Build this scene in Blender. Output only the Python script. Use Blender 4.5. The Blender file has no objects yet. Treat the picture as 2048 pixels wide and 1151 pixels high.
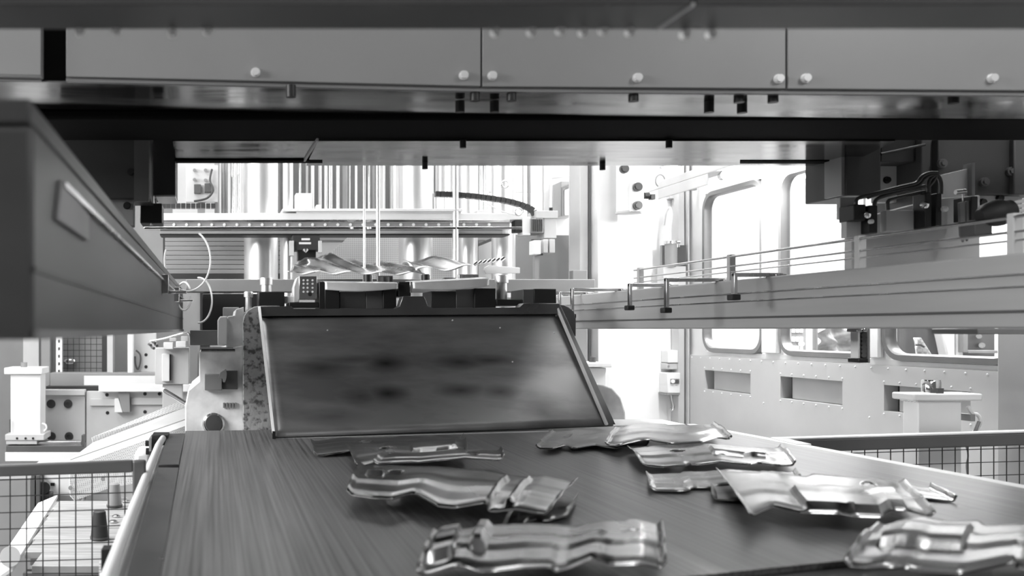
import bpy, bmesh, math, random
from mathutils import Vector, Matrix
random.seed(7)
S = bpy.context.scene
COL = S.collection
# ------------------------------------------------------------------ camera, world, lights, exposure
F = 1900.0            # focal length in pixels of a 2048 wide frame
VX, VY = 430.0, 658.0 # vanishing point of the press axis
EYE = 1.45
cam = bpy.data.cameras.new('camera'); camo = bpy.data.objects.new('camera', cam); COL.objects.link(camo)
camo.location = (0, 0, EYE); camo.rotation_euler = (math.pi/2, 0, 0)
cam.sensor_width = 36; cam.lens = F*36/2048
cam.shift_x = (1024-VX)/2048; cam.shift_y = (VY-575.5)/2048
cam.clip_start = .05; cam.clip_end = 100
cam.dof.use_dof = True; cam.dof.focus_distance = 4.6; cam.dof.aperture_fstop = 3.0
S.camera = camo
S.view_settings.view_transform = 'Standard'; S.view_settings.look = 'None'
S.view_settings.gamma = 1; S.view_settings.use_curve_mapping = False
S.view_settings.exposure = 0.4
wd = bpy.data.worlds.new('hall_air'); S.world = wd; wd.use_nodes = True
bg = wd.node_tree.nodes['Background']; bg.inputs[0].default_value = (.5, .5, .5, 1); bg.inputs[1].default_value = .17
def area(name, loc, rot, sx, sy, power):
    l = bpy.data.lights.new(name, 'AREA'); l.shape = 'RECTANGLE'; l.size = sx; l.size_y = sy; l.energy = power
    o = bpy.data.objects.new(name, l); COL.objects.link(o); o.location = loc
    o.rotation_euler = [math.radians(a) for a in rot]; return o
area('hall_light_back', (.9, 6.5, 4.3), (0, 0, 0), 4.6, 1.4, 58)
area('hall_light_right_aisle', (3.05, 4.2, 4.4), (0, 0, 0), .5, 4.4, 60)
area('hall_light_far_corner', (2.7, 6.7, 4.3), (0, 0, 0), .8, .6, 40)
area('hall_light_left_aisle', (-1.7, 5.4, 4.4), (0, 0, 0), 1.4, 4.0, 95)
area('left_side_fill', (-3.3, 3.2, 2.9), (0, -62, 0), 1.1, 5.0, 250)  # added fill without a fixture, brightens belt and edge rail
area('hall_light_outside_windows', (4.6, 7.6, 4.3), (0, 0, 0), 1.4, 6.0, 520)
area('front_fill', (-.6, -1.6, 4.2), (32, 0, 0), 5.0, 1.4, 26)  # added fill behind the camera for the cover panels
area('front_right_fill', (3.15, .5, 3.5), (42, 0, 0), .7, 1.0, 30)  # added fill, whitens the front of the right pedestal

# ------------------------------------------------------------------ helpers
def W(px, py, Y):
    return Vector(((px-VX)*Y/F, Y, EYE-(py-VY)*Y/F))
def G(px, py, z=1.0):
    return W(px, py, (EYE-z)*F/(py-VY))
class MB:
    def __init__(s): s.v = []; s.f = []
    def add(s, vs, fs):
        n = len(s.v); s.v += [tuple(v) for v in vs]; s.f += [tuple(i+n for i in f) for f in fs]; return s
    def hexa(s, a, b):      # two rings of four
        return s.loft([a, b])
    def loft(s, rings, caps=True, closed=False):
        n = len(rings[0]); vs = [v for r in rings for v in r]; fs = []
        m = len(rings)
        for i in range(m if closed else m-1):
            j = (i+1) % m
            for k in range(n):
                l = (k+1) % n
                fs.append((i*n+k, i*n+l, j*n+l, j*n+k))
        if caps and not closed:
            fs.append(tuple(range(n))[::-1]); fs.append(tuple((m-1)*n+k for k in range(n)))
        return s.add(vs, fs)
    def box(s, x0, x1, y0, y1, z0, z1):
        return s.loft([[(x0,y0,z0),(x1,y0,z0),(x1,y0,z1),(x0,y0,z1)], [(x0,y1,z0),(x1,y1,z0),(x1,y1,z1),(x0,y1,z1)]])
    def prism(s, poly, Y0, Y1):
        r0 = [W(x, y, Y0) for x, y in poly]
        return s.loft([r0, [Vector((p.x, Y1, p.z)) for p in r0]])
    def pbox(s, x0, y0, x1, y1, Y0, Y1):
        return s.prism([(x0,y1),(x1,y1),(x1,y0),(x0,y0)], Y0, Y1)
    def extr(s, pts, d):
        d = Vector(d); pts = [Vector(p) for p in pts]
        return s.loft([pts, [p+d for p in pts]])
    def cyl(s, p0, p1, r0, r1=None, n=16):
        p0, p1 = Vector(p0), Vector(p1); r1 = r0 if r1 is None else r1
        ax = (p1-p0).normalized(); q = ax.orthogonal().normalized(); w = ax.cross(q)
        ring = lambda c, r: [c+(q*math.cos(2*math.pi*k/n)+w*math.sin(2*math.pi*k/n))*r for k in range(n)]
        return s.loft([ring(p0, r0), ring(p1, r1)])
    def lathe(s, c, prof, n=20, axis=(0,0,1)):
        c = Vector(c); ax = Vector(axis).normalized(); q = ax.orthogonal().normalized(); w = ax.cross(q)
        return s.loft([[c+ax*h+(q*math.cos(2*math.pi*k/n)+w*math.sin(2*math.pi*k/n))*r for k in range(n)] for r, h in prof])
    def tube(s, pts, r, n=8, closed=False):
        pts = [Vector(p) for p in pts]; rings = []; up = None; m = len(pts)
        for i, p in enumerate(pts):
            a = pts[(i-1) % m] if closed else pts[max(i-1, 0)]
            b = pts[(i+1) % m] if closed else pts[min(i+1, m-1)]
            t = (b-a).normalized()
            if up is None: up = t.orthogonal().normalized()
            up = (up-t*up.dot(t)).normalized(); w = t.cross(up)
            rings.append([p+(up*math.cos(2*math.pi*k/n)+w*math.sin(2*math.pi*k/n))*r for k in range(n)])
        return s.loft(rings, closed=closed)
    def grid(s, fn, nu, nv, hole=None):
        vs = [fn(i/nu, j/nv) for j in range(nv+1) for i in range(nu+1)]; fs = []
        for j in range(nv):
            for i in range(nu):
                if hole and hole((i+.5)/nu, (j+.5)/nv): continue
                a = j*(nu+1)+i; fs.append((a, a+1, a+nu+2, a+nu+1))
        return s.add(vs, fs)
    def mesh(s, name, mat, smooth=40, weld=False):
        me = bpy.data.meshes.new(name); me.from_pydata(s.v, [], s.f); me.update()
        b = bmesh.new(); b.from_mesh(me)
        if weld: bmesh.ops.remove_doubles(b, verts=b.verts, dist=1e-5)
        bmesh.ops.recalc_face_normals(b, faces=b.faces)
        b.to_mesh(me); b.free()
        me.materials.append(mat)
        if smooth:
            me.polygons.foreach_set('use_smooth', [True]*len(me.polygons))
            me.set_sharp_from_angle(angle=math.radians(smooth))
        return me
def link(name, data, parent=None, loc=None):
    o = bpy.data.objects.new(name, data); COL.objects.link(o)
    if loc is not None: o.location = loc
    if parent is not None:
        o.parent = parent
        w = Vector((0,0,0)); p = parent
        while p is not None: w = w + p.location; p = p.parent if False else None
        if parent.type == 'EMPTY': o.matrix_parent_inverse = Matrix.Translation(-parent.location)
        elif parent.location.length > 0: o.matrix_parent_inverse = Matrix.Translation(-parent.location)
    return o
def tag(o, label=None, cat=None, group=None, kind=None):
    if label: o['label'] = label
    if cat: o['category'] = cat
    if group: o['group'] = group
    if kind: o['kind'] = kind
    return o
def T(name, label, cat, loc=(0,0,0), group=None):
    o = bpy.data.objects.new(name, None); COL.objects.link(o); o.location = loc; o.empty_display_size = .1
    return tag(o, label, cat, group)
def P(parent, name, mat, mb, bev=0, smooth=40, label=None):
    o = link(name, mb.mesh(name, mat, smooth), parent)
    if bev:
        m = o.modifiers.new('bevel', 'BEVEL'); m.width = bev; m.segments = 2; m.limit_method = 'ANGLE'; m.angle_limit = math.radians(40)
    if label: o['label'] = label
    return o
def ONE(name, mat, mb, label, cat, group=None, bev=0, smooth=40):
    return tag(P(None, name, mat, mb, bev, smooth), label, cat, group)
def STRUCT(name, mat, mb, label, cat, bev=0):
    o = P(None, name, mat, mb, bev); return tag(o, label, cat, kind='structure')

# ------------------------------------------------------------------ materials
def mat_base(name):
    m = bpy.data.materials.new(name); m.use_nodes = True
    nt = m.node_tree; return m, nt, nt.nodes['Principled BSDF']
def mat(name, g, rough=.5, metal=0., var=0., scale=6., stretch=(1,1,1), bump=0., coat=0., rvar=0., spec=.5, detail=4):
    m, nt, b = mat_base(name)
    b.inputs['Roughness'].default_value = rough; b.inputs['Metallic'].default_value = metal
    b.inputs['Base Color'].default_value = (g, g, g, 1); b.inputs['Specular IOR Level'].default_value = spec
    if coat: b.inputs['Coat Weight'].default_value = coat; b.inputs['Coat Roughness'].default_value = .15
    if var or bump or rvar:
        tc = nt.nodes.new('ShaderNodeTexCoord'); mp = nt.nodes.new('ShaderNodeMapping'); mp.inputs['Scale'].default_value = stretch
        n = nt.nodes.new('ShaderNodeTexNoise'); n.inputs['Scale'].default_value = scale; n.inputs['Detail'].default_value = detail
        nt.links.new(tc.outputs['Object'], mp.inputs[0]); nt.links.new(mp.outputs[0], n.inputs['Vector'])
        if var:
            r = nt.nodes.new('ShaderNodeMapRange'); r.inputs[1].default_value = .3; r.inputs[2].default_value = .7
            r.inputs[3].default_value = max(g*(1-var), 0); r.inputs[4].default_value = min(g*(1+var), 1)
            nt.links.new(n.outputs[0], r.inputs[0]); nt.links.new(r.outputs[0], b.inputs['Base Color'])
        if rvar:
            r = nt.nodes.new('ShaderNodeMapRange'); r.inputs[1].default_value = .3; r.inputs[2].default_value = .7
            r.inputs[3].default_value = max(rough-rvar, .03); r.inputs[4].default_value = min(rough+rvar, 1)
            nt.links.new(n.outputs[0], r.inputs[0]); nt.links.new(r.outputs[0], b.inputs['Roughness'])
        if bump:
            u = nt.nodes.new('ShaderNodeBump'); u.inputs['Strength'].default_value = bump; u.inputs['Distance'].default_value = .01
            nt.links.new(n.outputs[0], u.inputs['Height']); nt.links.new(u.outputs[0], b.inputs['Normal'])
    return m
def emit(name, s, g=1.):
    m, nt, b = mat_base(name); b.inputs['Emission Color'].default_value = (g, g, g, 1); b.inputs['Emission Strength'].default_value = s
    b.inputs['Base Color'].default_value = (.8, .8, .8, 1); return m
M = {}
M['white'] = mat('white_paint', .80, .45, var=.05, scale=3)
M['wall'] = mat('light_wall_paint', .56, .5, var=.05, scale=2.5)
M['backwall'] = mat('back_wall_paint', .84, .5, var=.03, scale=2)
M['lightgrey'] = mat('light_grey_paint', .55, .5, var=.06, scale=4)
M['grey2'] = mat('mid_grey_paint', .40, .5, var=.05, scale=4)
M['grey'] = mat('grey_paint', .26, .5, var=.06, scale=5)
M['panel'] = mat('panel_grey_paint', .31, .42, var=.04, scale=4)
M['rail'] = mat('rail_grey_paint', .40, .42, var=.10, scale=3, stretch=(1,.3,4))
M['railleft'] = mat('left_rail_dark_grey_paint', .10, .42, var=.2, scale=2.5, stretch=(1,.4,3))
M['fence'] = mat('fence_grey_paint', .11, .45, var=.06, scale=8)
M['darkgrey'] = mat('dark_grey_paint', .085, .45, var=.1, scale=6)
M['charcoal'] = mat('charcoal_paint', .035, .5, var=.1, scale=6)
M['black'] = mat('black_finish', .012, .45)
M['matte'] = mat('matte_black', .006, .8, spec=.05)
M['rubber'] = mat('black_rubber', .018, .6, var=.2, scale=20)
M['chrome'] = mat('chrome', .85, .08, metal=1)
M['steel'] = mat('bright_steel', .62, .24, metal=1, var=.12, scale=5, rvar=.08)
M['sheet'] = mat('pressed_sheet_steel', .30, .22, metal=1, var=.25, scale=4, rvar=.08, bump=.04)
M['column'] = mat('ground_column_steel', .9, .36, metal=.85)
M['bright_sheet'] = mat('bright_rolled_sheet', .72, .25, metal=.25, var=.15, scale=7)
M['bolt'] = mat('zinc_bolt', .82, .3, metal=.2)
M['underside'] = mat('ground_plate_steel', .24, .17, metal=1, var=.25, scale=2.2, stretch=(1,5,1), rvar=.09, bump=.05)
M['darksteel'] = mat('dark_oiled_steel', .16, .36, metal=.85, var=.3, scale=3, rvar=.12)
M['chute'] = None
M['wire'] = mat('dark_wire', .03, .5)
M['floor'] = mat('concrete_floor', .33, .55, var=.2, scale=1.5, bump=.05)
M['cream'] = mat('scuffed_white_casting', .82, .55, var=.22, scale=9, bump=.25)
M['plank'] = mat('worn_light_plank', .36, .5, var=.22, scale=5, stretch=(1,6,1))
M['gasket'] = mat('aluminium_window_frame', .2, .35, metal=.3, var=.15, scale=3)
M['cloth'] = mat('crumpled_grey_cloth', .34, .9, var=.5, scale=14, bump=.6)
M['hose'] = mat('dark_hose', .05, .3)
M['clear_hose'] = mat('pale_plastic_hose', .6, .2, spec=.8)
M['lamp'] = emit('lamp_tube_glow', 16)

def belt_material():
    m, nt, b = mat_base('brushed_dark_belt')
    tc = nt.nodes.new('ShaderNodeTexCoord')
    def nz(sc, st, det):
        mp = nt.nodes.new('ShaderNodeMapping'); mp.inputs['Scale'].default_value = st
        n = nt.nodes.new('ShaderNodeTexNoise'); n.inputs['Scale'].default_value = sc; n.inputs['Detail'].default_value = det
        nt.links.new(tc.outputs['Object'], mp.inputs[0]); nt.links.new(mp.outputs[0], n.inputs['Vector']); return n
    a = nz(120, (1, .008, 1), 5); c = nz(2.2, (1, .35, 1), 3)
    r = nt.nodes.new('ShaderNodeMapRange'); r.inputs[1].default_value = .32; r.inputs[2].default_value = .68
    r.inputs[3].default_value = .045; r.inputs[4].default_value = .16; nt.links.new(a.outputs[0], r.inputs[0])
    q = nt.nodes.new('ShaderNodeMapRange'); q.inputs[1].default_value = .3; q.inputs[2].default_value = .7
    q.inputs[3].default_value = .75; q.inputs[4].default_value = 1.1; nt.links.new(c.outputs[0], q.inputs[0])
    mu = nt.nodes.new('ShaderNodeMath'); mu.operation = 'MULTIPLY'; nt.links.new(r.outputs[0], mu.inputs[0]); nt.links.new(q.outputs[0], mu.inputs[1])
    nt.links.new(mu.outputs[0], b.inputs['Base Color']); b.inputs['Roughness'].default_value = .34; b.inputs['Specular IOR Level'].default_value = .7
    u = nt.nodes.new('ShaderNodeBump'); u.inputs['Strength'].default_value = .06; u.inputs['Distance'].default_value = .003
    nt.links.new(a.outputs[0], u.inputs['Height']); nt.links.new(u.outputs[0], b.inputs['Normal']); return m
M['belt'] = belt_material()
def stained_material(name, g, lo, blot, smudges):
    m, nt, b = mat_base(name); tc = nt.nodes.new('ShaderNodeTexCoord')
    mp = nt.nodes.new('ShaderNodeMapping'); mp.inputs['Scale'].default_value = (2.4, 6, 9)
    n = nt.nodes.new('ShaderNodeTexNoise'); n.inputs['Scale'].default_value = blot; n.inputs['Detail'].default_value = 5; n.inputs['Roughness'].default_value = .55
    nt.links.new(tc.outputs['Object'], mp.inputs[0]); nt.links.new(mp.outputs[0], n.inputs['Vector'])
    r = nt.nodes.new('ShaderNodeMapRange'); r.inputs[1].default_value = .36; r.inputs[2].default_value = .58
    r.inputs[3].default_value = lo; r.inputs[4].default_value = g; nt.links.new(n.outputs[0], r.inputs[0])
    last = None
    for x, z, rx, rz, k in smudges:      # oil smudges rubbed into the plate
        q = nt.nodes.new('ShaderNodeMapping'); q.vector_type = 'POINT'; q.inputs['Location'].default_value = (-x/rx, 0, -z/rz); q.inputs['Scale'].default_value = (1/rx, 0, 1/rz)
        g_ = nt.nodes.new('ShaderNodeTexGradient'); g_.gradient_type = 'SPHERICAL'
        nt.links.new(tc.outputs['Object'], q.inputs[0]); nt.links.new(q.outputs[0], g_.inputs[0])
        e = nt.nodes.new('ShaderNodeMath'); e.operation = 'MULTIPLY'; e.inputs[1].default_value = k; nt.links.new(g_.outputs['Fac'], e.inputs[0])
        if last is None: last = e
        else:
            a_ = nt.nodes.new('ShaderNodeMath'); a_.operation = 'MAXIMUM'; nt.links.new(last.outputs[0], a_.inputs[0]); nt.links.new(e.outputs[0], a_.inputs[1]); last = a_
    f_ = nt.nodes.new('ShaderNodeMath'); f_.operation = 'SUBTRACT'; f_.inputs[0].default_value = 1; f_.use_clamp = True; nt.links.new(last.outputs[0], f_.inputs[1])
    m_ = nt.nodes.new('ShaderNodeMath'); m_.operation = 'MULTIPLY'; nt.links.new(r.outputs[0], m_.inputs[0]); nt.links.new(f_.outputs[0], m_.inputs[1])
    nt.links.new(m_.outputs[0], b.inputs['Base Color']); b.inputs['Metallic'].default_value = .35
    q = nt.nodes.new('ShaderNodeMapRange'); q.inputs[3].default_value = .5; q.inputs[4].default_value = .3; nt.links.new(n.outputs[0], q.inputs[0])
    nt.links.new(q.outputs[0], b.inputs['Roughness']); return m
SMUDGE = []
for x_, y_, w_, h_, k_ in ((640,735,60,16,.7),(770,726,45,16,.95),(700,718,90,8,.6),(775,786,42,14,.9),(720,790,40,12,.6),(920,724,45,12,.8),(985,720,50,9,.7),(925,781,50,12,.75),(1010,785,40,12,.7),(660,830,70,14,.5),(1110,830,45,40,.6)):
    y4 = 4.66-(y_-628)/245*.65; SMUDGE.append(((x_-VX)*y4/F, EYE-(y_-VY)*y4/F, w_*y4/F*1.3, h_*y4/F*1.4, k_))
M['chute'] = stained_material('oil_stained_chute_steel', .20, .12, .8, SMUDGE)
def speckle_material():
    m, nt, b = mat_base('speckled_rough_casting'); tc = nt.nodes.new('ShaderNodeTexCoord')
    n = nt.nodes.new('ShaderNodeTexNoise'); n.inputs['Scale'].default_value = 45; n.inputs['Detail'].default_value = 6
    k = nt.nodes.new('ShaderNodeTexNoise'); k.inputs['Scale'].default_value = 5; k.inputs['Detail'].default_value = 3
    nt.links.new(tc.outputs['Object'], n.inputs['Vector']); nt.links.new(tc.outputs['Object'], k.inputs['Vector'])
    r = nt.nodes.new('ShaderNodeMapRange'); r.inputs[1].default_value = .34; r.inputs[2].default_value = .52; r.inputs[3].default_value = .1; r.inputs[4].default_value = .42
    nt.links.new(n.outputs[0], r.inputs[0])
    q = nt.nodes.new('ShaderNodeMapRange'); q.inputs[1].default_value = .35; q.inputs[2].default_value = .65; q.inputs[3].default_value = .7; q.inputs[4].default_value = 1.1
    nt.links.new(k.outputs[0], q.inputs[0])
    mu = nt.nodes.new('ShaderNodeMath'); mu.operation = 'MULTIPLY'; nt.links.new(r.outputs[0], mu.inputs[0]); nt.links.new(q.outputs[0], mu.inputs[1])
    nt.links.new(mu.outputs[0], b.inputs['Base Color']); b.inputs['Roughness'].default_value = .6
    u = nt.nodes.new('ShaderNodeBump'); u.inputs['Strength'].default_value = .5; u.inputs['Distance'].default_value = .006
    nt.links.new(n.outputs[0], u.inputs['Height']); nt.links.new(u.outputs[0], b.inputs['Normal']); return m
M['speckle'] = speckle_material()
def perforated_material(name, g, hole, sc):
    m, nt, b = mat_base(name); tc = nt.nodes.new('ShaderNodeTexCoord')
    v = nt.nodes.new('ShaderNodeTexVoronoi'); v.inputs['Scale'].default_value = sc; v.inputs['Randomness'].default_value = 0
    nt.links.new(tc.outputs['Object'], v.inputs['Vector'])
    r = nt.nodes.new('ShaderNodeMapRange'); r.inputs[1].default_value = .25; r.inputs[2].default_value = .4; r.inputs[3].default_value = hole; r.inputs[4].default_value = g
    nt.links.new(v.outputs['Distance'], r.inputs[0]); nt.links.new(r.outputs[0], b.inputs['Base Color']); b.inputs['Roughness'].default_value = .45
    return m
M['perforated'] = perforated_material('white_perforated_sheet', .74, .28, 105)
M['perforated_fine'] = perforated_material('pale_fine_perforated_sheet', .7, .42, 70)
def glass_material():
    m = bpy.data.materials.new('window_glass'); m.use_nodes = True; nt = m.node_tree; nt.nodes.clear()
    o = nt.nodes.new('ShaderNodeOutputMaterial'); t = nt.nodes.new('ShaderNodeBsdfTransparent'); g = nt.nodes.new('ShaderNodeBsdfGlossy')
    t.inputs[0].default_value = (.93, .93, .93, 1); g.inputs['Roughness'].default_value = .03
    x = nt.nodes.new('ShaderNodeMixShader'); x.inputs[0].default_value = .07
    nt.links.new(t.outputs[0], x.inputs[1]); nt.links.new(g.outputs[0], x.inputs[2])
    nt.links.new(x.outputs[0], o.inputs[0]); return m
M['glass'] = glass_material()
def checked_material():
    m, nt, b = mat_base('checked_cloth'); tc = nt.nodes.new('ShaderNodeTexCoord'); c = nt.nodes.new('ShaderNodeTexChecker')
    c.inputs['Scale'].default_value = 55; c.inputs['Color1'].default_value = (.8,.8,.8,1); c.inputs['Color2'].default_value = (.55,.55,.55,1)
    nt.links.new(tc.outputs['Object'], c.inputs['Vector']); nt.links.new(c.outputs[0], b.inputs['Base Color']); b.inputs['Roughness'].default_value = .9; return m
M['checked'] = checked_material()

def hex_mesh(name, m, r, h, n=6, wash=True):    # bolt along -Y, head towards the camera
    b = MB()
    if wash: b.cyl((0,0,0), (0,-h*.25,0), r*1.25, n=14)
    b.cyl((0,-h*.25 if wash else 0,0), (0,-h,0), r, n=n); return b.mesh(name, m, 30)
GLINT = hex_mesh('glint_dot', mat('bright_glint_dot', .95, .3), .0105, .014, 10)  # dots painted bright for the glints along the channel lip
BOLT = hex_mesh('bolt', M['bolt'], .0105, .014, 10)
RIVET = MB().lathe((0,0,0), [(.0065,0),(.005,.003),(.0005,.0045)], 8, (-1,0,0)).mesh('rivet', M['white'], 60)
SOCKET = MB().cyl((0,0,0), (0,0,-.032), .0135, n=14).mesh('cap_screw', M['black'], 40)
def stud(parent, name, me, loc): return link(name, me, parent, loc)
# ------------------------------------------------------------------ the hall
STRUCT('floor', M['floor'], MB().box(-4, 8, -3, 12.2, -.08, 0), 'grey concrete floor of the press hall', 'floor')
STRUCT('ceiling', M['lightgrey'], MB().box(-4, 8, -3, 12.2, 4.9, 5), 'pale ceiling above the press line', 'ceiling')
STRUCT('wall_left', M['wall'], MB().box(-4.1, -4, -3, 9.4, 0, 4.9), 'pale wall left of the press line', 'wall')
STRUCT('wall_back', M['grey'], MB().box(-4, 2.70, 9.0, 9.1, 0, 4.9), 'pale back wall behind the press columns', 'wall')
STRUCT('wall_back_right', M['backwall'], MB().box(2.70, 3.56, 7.15, 7.25, 0, 4.9), 'bright white wall panel behind the belt end', 'wall')
STRUCT('wall_outside', M['backwall'], MB().box(5.9, 6.0, 2.5, 12, 0, 4.9).box(3.56, 5.9, 11.9, 12, 0, 4.9), 'white hall wall seen through the cabin windows', 'wall')
WX = 3.52
def wall_cells(holes, ys, zs, x0, x1):
    b = MB()
    for i in range(len(ys)-1):
        for j in range(len(zs)-1):
            cy, cz = (ys[i]+ys[i+1])/2, (zs[j]+zs[j+1])/2
            if any(h[0] < cy < h[1] and h[2] < cz < h[3] for h in holes): continue
            b.box(x0, x1, ys[i], ys[i+1], zs[j], zs[j+1])
    return b
REC = [(6.21, 6.79), (5.30, 5.88), (4.40, 4.97)]; RZ = (1.024, 1.16)
WIN = [(6.08, 6.82), (5.10, 5.90), (4.15, 4.985)]; WZ = (1.292, 2.42)
rh = [(a, b, *RZ) for a, b in REC]
wr = STRUCT('wall_right', M['wall'], wall_cells(rh, sorted([2.5, 7.15]+[q for r in REC for q in r]), [0, *RZ, 1.262], WX-.02, WX+.06),
       'light metal cabin wall with riveted recesses and windows', 'wall')
P(wr, 'upper_frame', M['white'], wall_cells([(a, b, *WZ) for a, b in WIN], sorted([2.5, 7.15]+[q for r in WIN for q in r]), [1.262, *WZ, 4.9], WX, WX+.06))
for i, (a, b) in enumerate(REC):
    P(wr, 'recess_pan', M['grey'], MB().box(WX+.06, WX+.075, a-.02, b+.02, RZ[0]-.02, RZ[1]+.02))
    P(wr, 'recess_slide', M['grey2'], MB().box(WX+.01, WX+.055, a, b-.07, RZ[0]+.002, RZ[1]-.002), .003)
    P(wr, 'recess_edge', M['black'], MB().box(WX+.03, WX+.058, b-.05, b-.032, RZ[0], RZ[1]))
    n = 6
    for k in range(n):
        y = a+(b-a)*k/(n-1)
        stud(wr, 'rivet', RIVET, (WX-.02, y, RZ[1]+.016)); stud(wr, 'rivet', RIVET, (WX-.02, y, RZ[0]-.016))
for k in range(24): stud(wr, 'rivet', RIVET, (WX-.02, 4.05+k*.127, 1.245))
for y, z in ((6.06, .98), (5.08, .98), (4.33, .98)): stud(wr, 'rivet', RIVET, (WX-.02, y, z))
def rounded(y0, y1, z0, z1, r, x, n=6):
    out = []
    for cy, cz, a0 in ((y1-r, z1-r, 0), (y0+r, z1-r, 90), (y0+r, z0+r, 180), (y1-r, z0+r, 270)):
        for k in range(n+1):
            a = math.radians(a0+90*k/n); out.append((x, cy+r*math.cos(a), cz+r*math.sin(a)))
    return out
WLAB = ['cabin window nearest the far corner, filled with white glare', 'middle cabin window beside the dark clamp, a crumpled cloth behind it', 'cabin window above the capped pedestal, a checked cloth behind it']
for i, (a, b) in enumerate(WIN):
    w = T('window_%d' % (i+1), WLAB[i], 'window', (WX, (a+b)/2, WZ[0])); w['kind'] = 'structure'
    g = MB(); rings = []
    for d, x in ((-.006, WX-.004), (-.002, WX-.022), (.026, WX-.022), (.034, WX-.004), (.034, WX+.03), (-.006, WX+.03)):
        rings.append(rounded(a+d, b-d, WZ[0]+d, WZ[1]-d, .12-min(d, .03), x))
    g.loft(rings, caps=False, closed=True)
    P(w, 'window_frame', M['gasket'], g, smooth=50)
    P(w, 'pane', M['glass'], MB().extr(rounded(a+.03, b-.03, WZ[0]+.03, WZ[1]-.03, .09, WX+.008), (.006, 0, 0)))
STRUCT('trim_1', M['lightgrey'], MB().box(WX-.09, WX-.045, 7.03, 7.14, 0, 4.9).box(WX-.035, WX-.022, 7.0, 7.14, 0, 4.9), 'pale vertical corner strips where the cabin wall meets the back panel', 'trim', .004)
STRUCT('trim_2', M['white'], MB().box(WX-.035, WX-.002, 4.995, 5.09, 1.30, 2.45), 'white upright post between the middle and the nearest window', 'trim', .004)
STRUCT('trim_3', M['white'], MB().box(WX-.03, WX-.002, 5.91, 6.07, 1.30, 2.45), 'white upright post between the two far windows', 'trim', .004)
# ------------------------------------------------------------------ press slide overhead
sl = T('press_slide', 'dark press slide crossing overhead with grey bolted cover panels', 'press', W(1024, 175, 3.0))
def edge(px): return 150+.0245*px if px < 960 else 173.5+(px-960)*.0075      # lower edge of the covers in the picture
P(sl, 'slide_body', M['matte'], MB().prism([(-260,158),(960,174),(2400,184),(2400,-330),(-260,-330)], 2.62, 3.26), .004)
P(sl, 'ground_underside', M['underside'], MB().prism([(-230,160),(960,175.5),(2380,184.5),(2380,181.5),(960,172.5),(-230,157)], 2.615, 2.95))
for x0, x1, y0 in ((-240, 82, 2.57), (132, 961.5, 2.59), (965, 1571.5, 2.59), (1575.5, 2300, 2.59)):
    pn = P(sl, 'cover_panel', M['panel'], MB().prism([(x0, edge(x0)-1), (x1, edge(x1)-1), (x1, -60), (x0, -60)], y0, 2.612), .002)
    for x, y in ((511,145),(927,151),(984,152),(1274,156),(1556,158),(1610,157),(1982,157)):
        if x0 < x < x1: stud(pn, 'bolt', BOLT, W(x, y, 2.59))
for x0, x1 in ((-240, 82), (132, 2300)):
    P(sl, 'lip_strip', M['grey'], MB().prism([(x0, edge(x0)+9), (960 if x1 > 960 else x1, edge(min(x1, 960))+9), (x1, edge(x1)+9), (x1, edge(x1)+1.5), (960 if x1 > 960 else x1, edge(min(x1, 960))+1.5), (x0, edge(x0)+1.5)], 2.60, 2.618))
ZU = 2.108
for x, y in ((582,173),(950,181),(920,204),(989,204),(1023,181),(1267,182),(1418,205),(1478,184),(1484,206),(1546,184),(1907,186)):
    p = G(x, y, ZU-.001); stud(sl, 'cap_screw', SOCKET, (p.x, min(p.y, 3.1), ZU+.002-.00*x))
P(sl, 'unseen_rear_slide', M['charcoal'], MB().box(-.1, 2.1, 3.95, 5.35, 2.42, 3.4), .01)  # out of view, added so the chute reflects something dark
P(sl, 'dark_reflection_bar', M['matte'], MB().box(-1.05, 3.3, 2.955, 3.29, ZU-.006, ZU+.03), .012, label='black bar in place of a dark reflection along the rear edge')  # dark reflection on the underside, built as a matte black bar
# second plate behind
ram = T('ram_plate', 'bright ground steel plate hanging behind the press slide', 'plate', W(1000, 330, 3.6))
z2 = 2.095
def flat(b, poly, z, t):      # polygon on the underside plane z, thickness upwards
    pts = [G(x, y, z) for x, y in poly]; return b.extr(pts, (0, 0, t))
P(ram, 'main_plate', M['underside'], flat(MB(), [(612,331),(1690,331),(1790,282),(636,282)], z2, .05))
P(ram, 'side_plate', M['underside'], flat(MB(), [(352,320),(607,320),(632,282),(345,282)], z2+.004, .05))
P(ram, 'edge_bar', M['matte'], flat(MB(), [(350,326),(645,326),(645,321),(350,321)], z2-.002, .03))
P(ram, 'edge_bar', M['matte'], flat(MB(), [(1480,327),(1690,327),(1690,322),(1480,322)], z2-.003, .03))
P(ram, 'fold_strip', M['lightgrey'], flat(MB(), [(607,323),(611,323),(637,282),(633,282)], z2-.003, .02))
P(ram, 'hanger_block', M['charcoal'], MB().box(.1, 2.2, 3.36, 3.7, z2+.06, 3.4))
for x, y in ((926,281),(1338,281),(850,325),(1205,327)):
    p = G(x, y, z2); o = stud(ram, 'cap_screw', SOCKET, (p.x, p.y, z2+.001)); o.scale = (.8, .8, .8)
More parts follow.
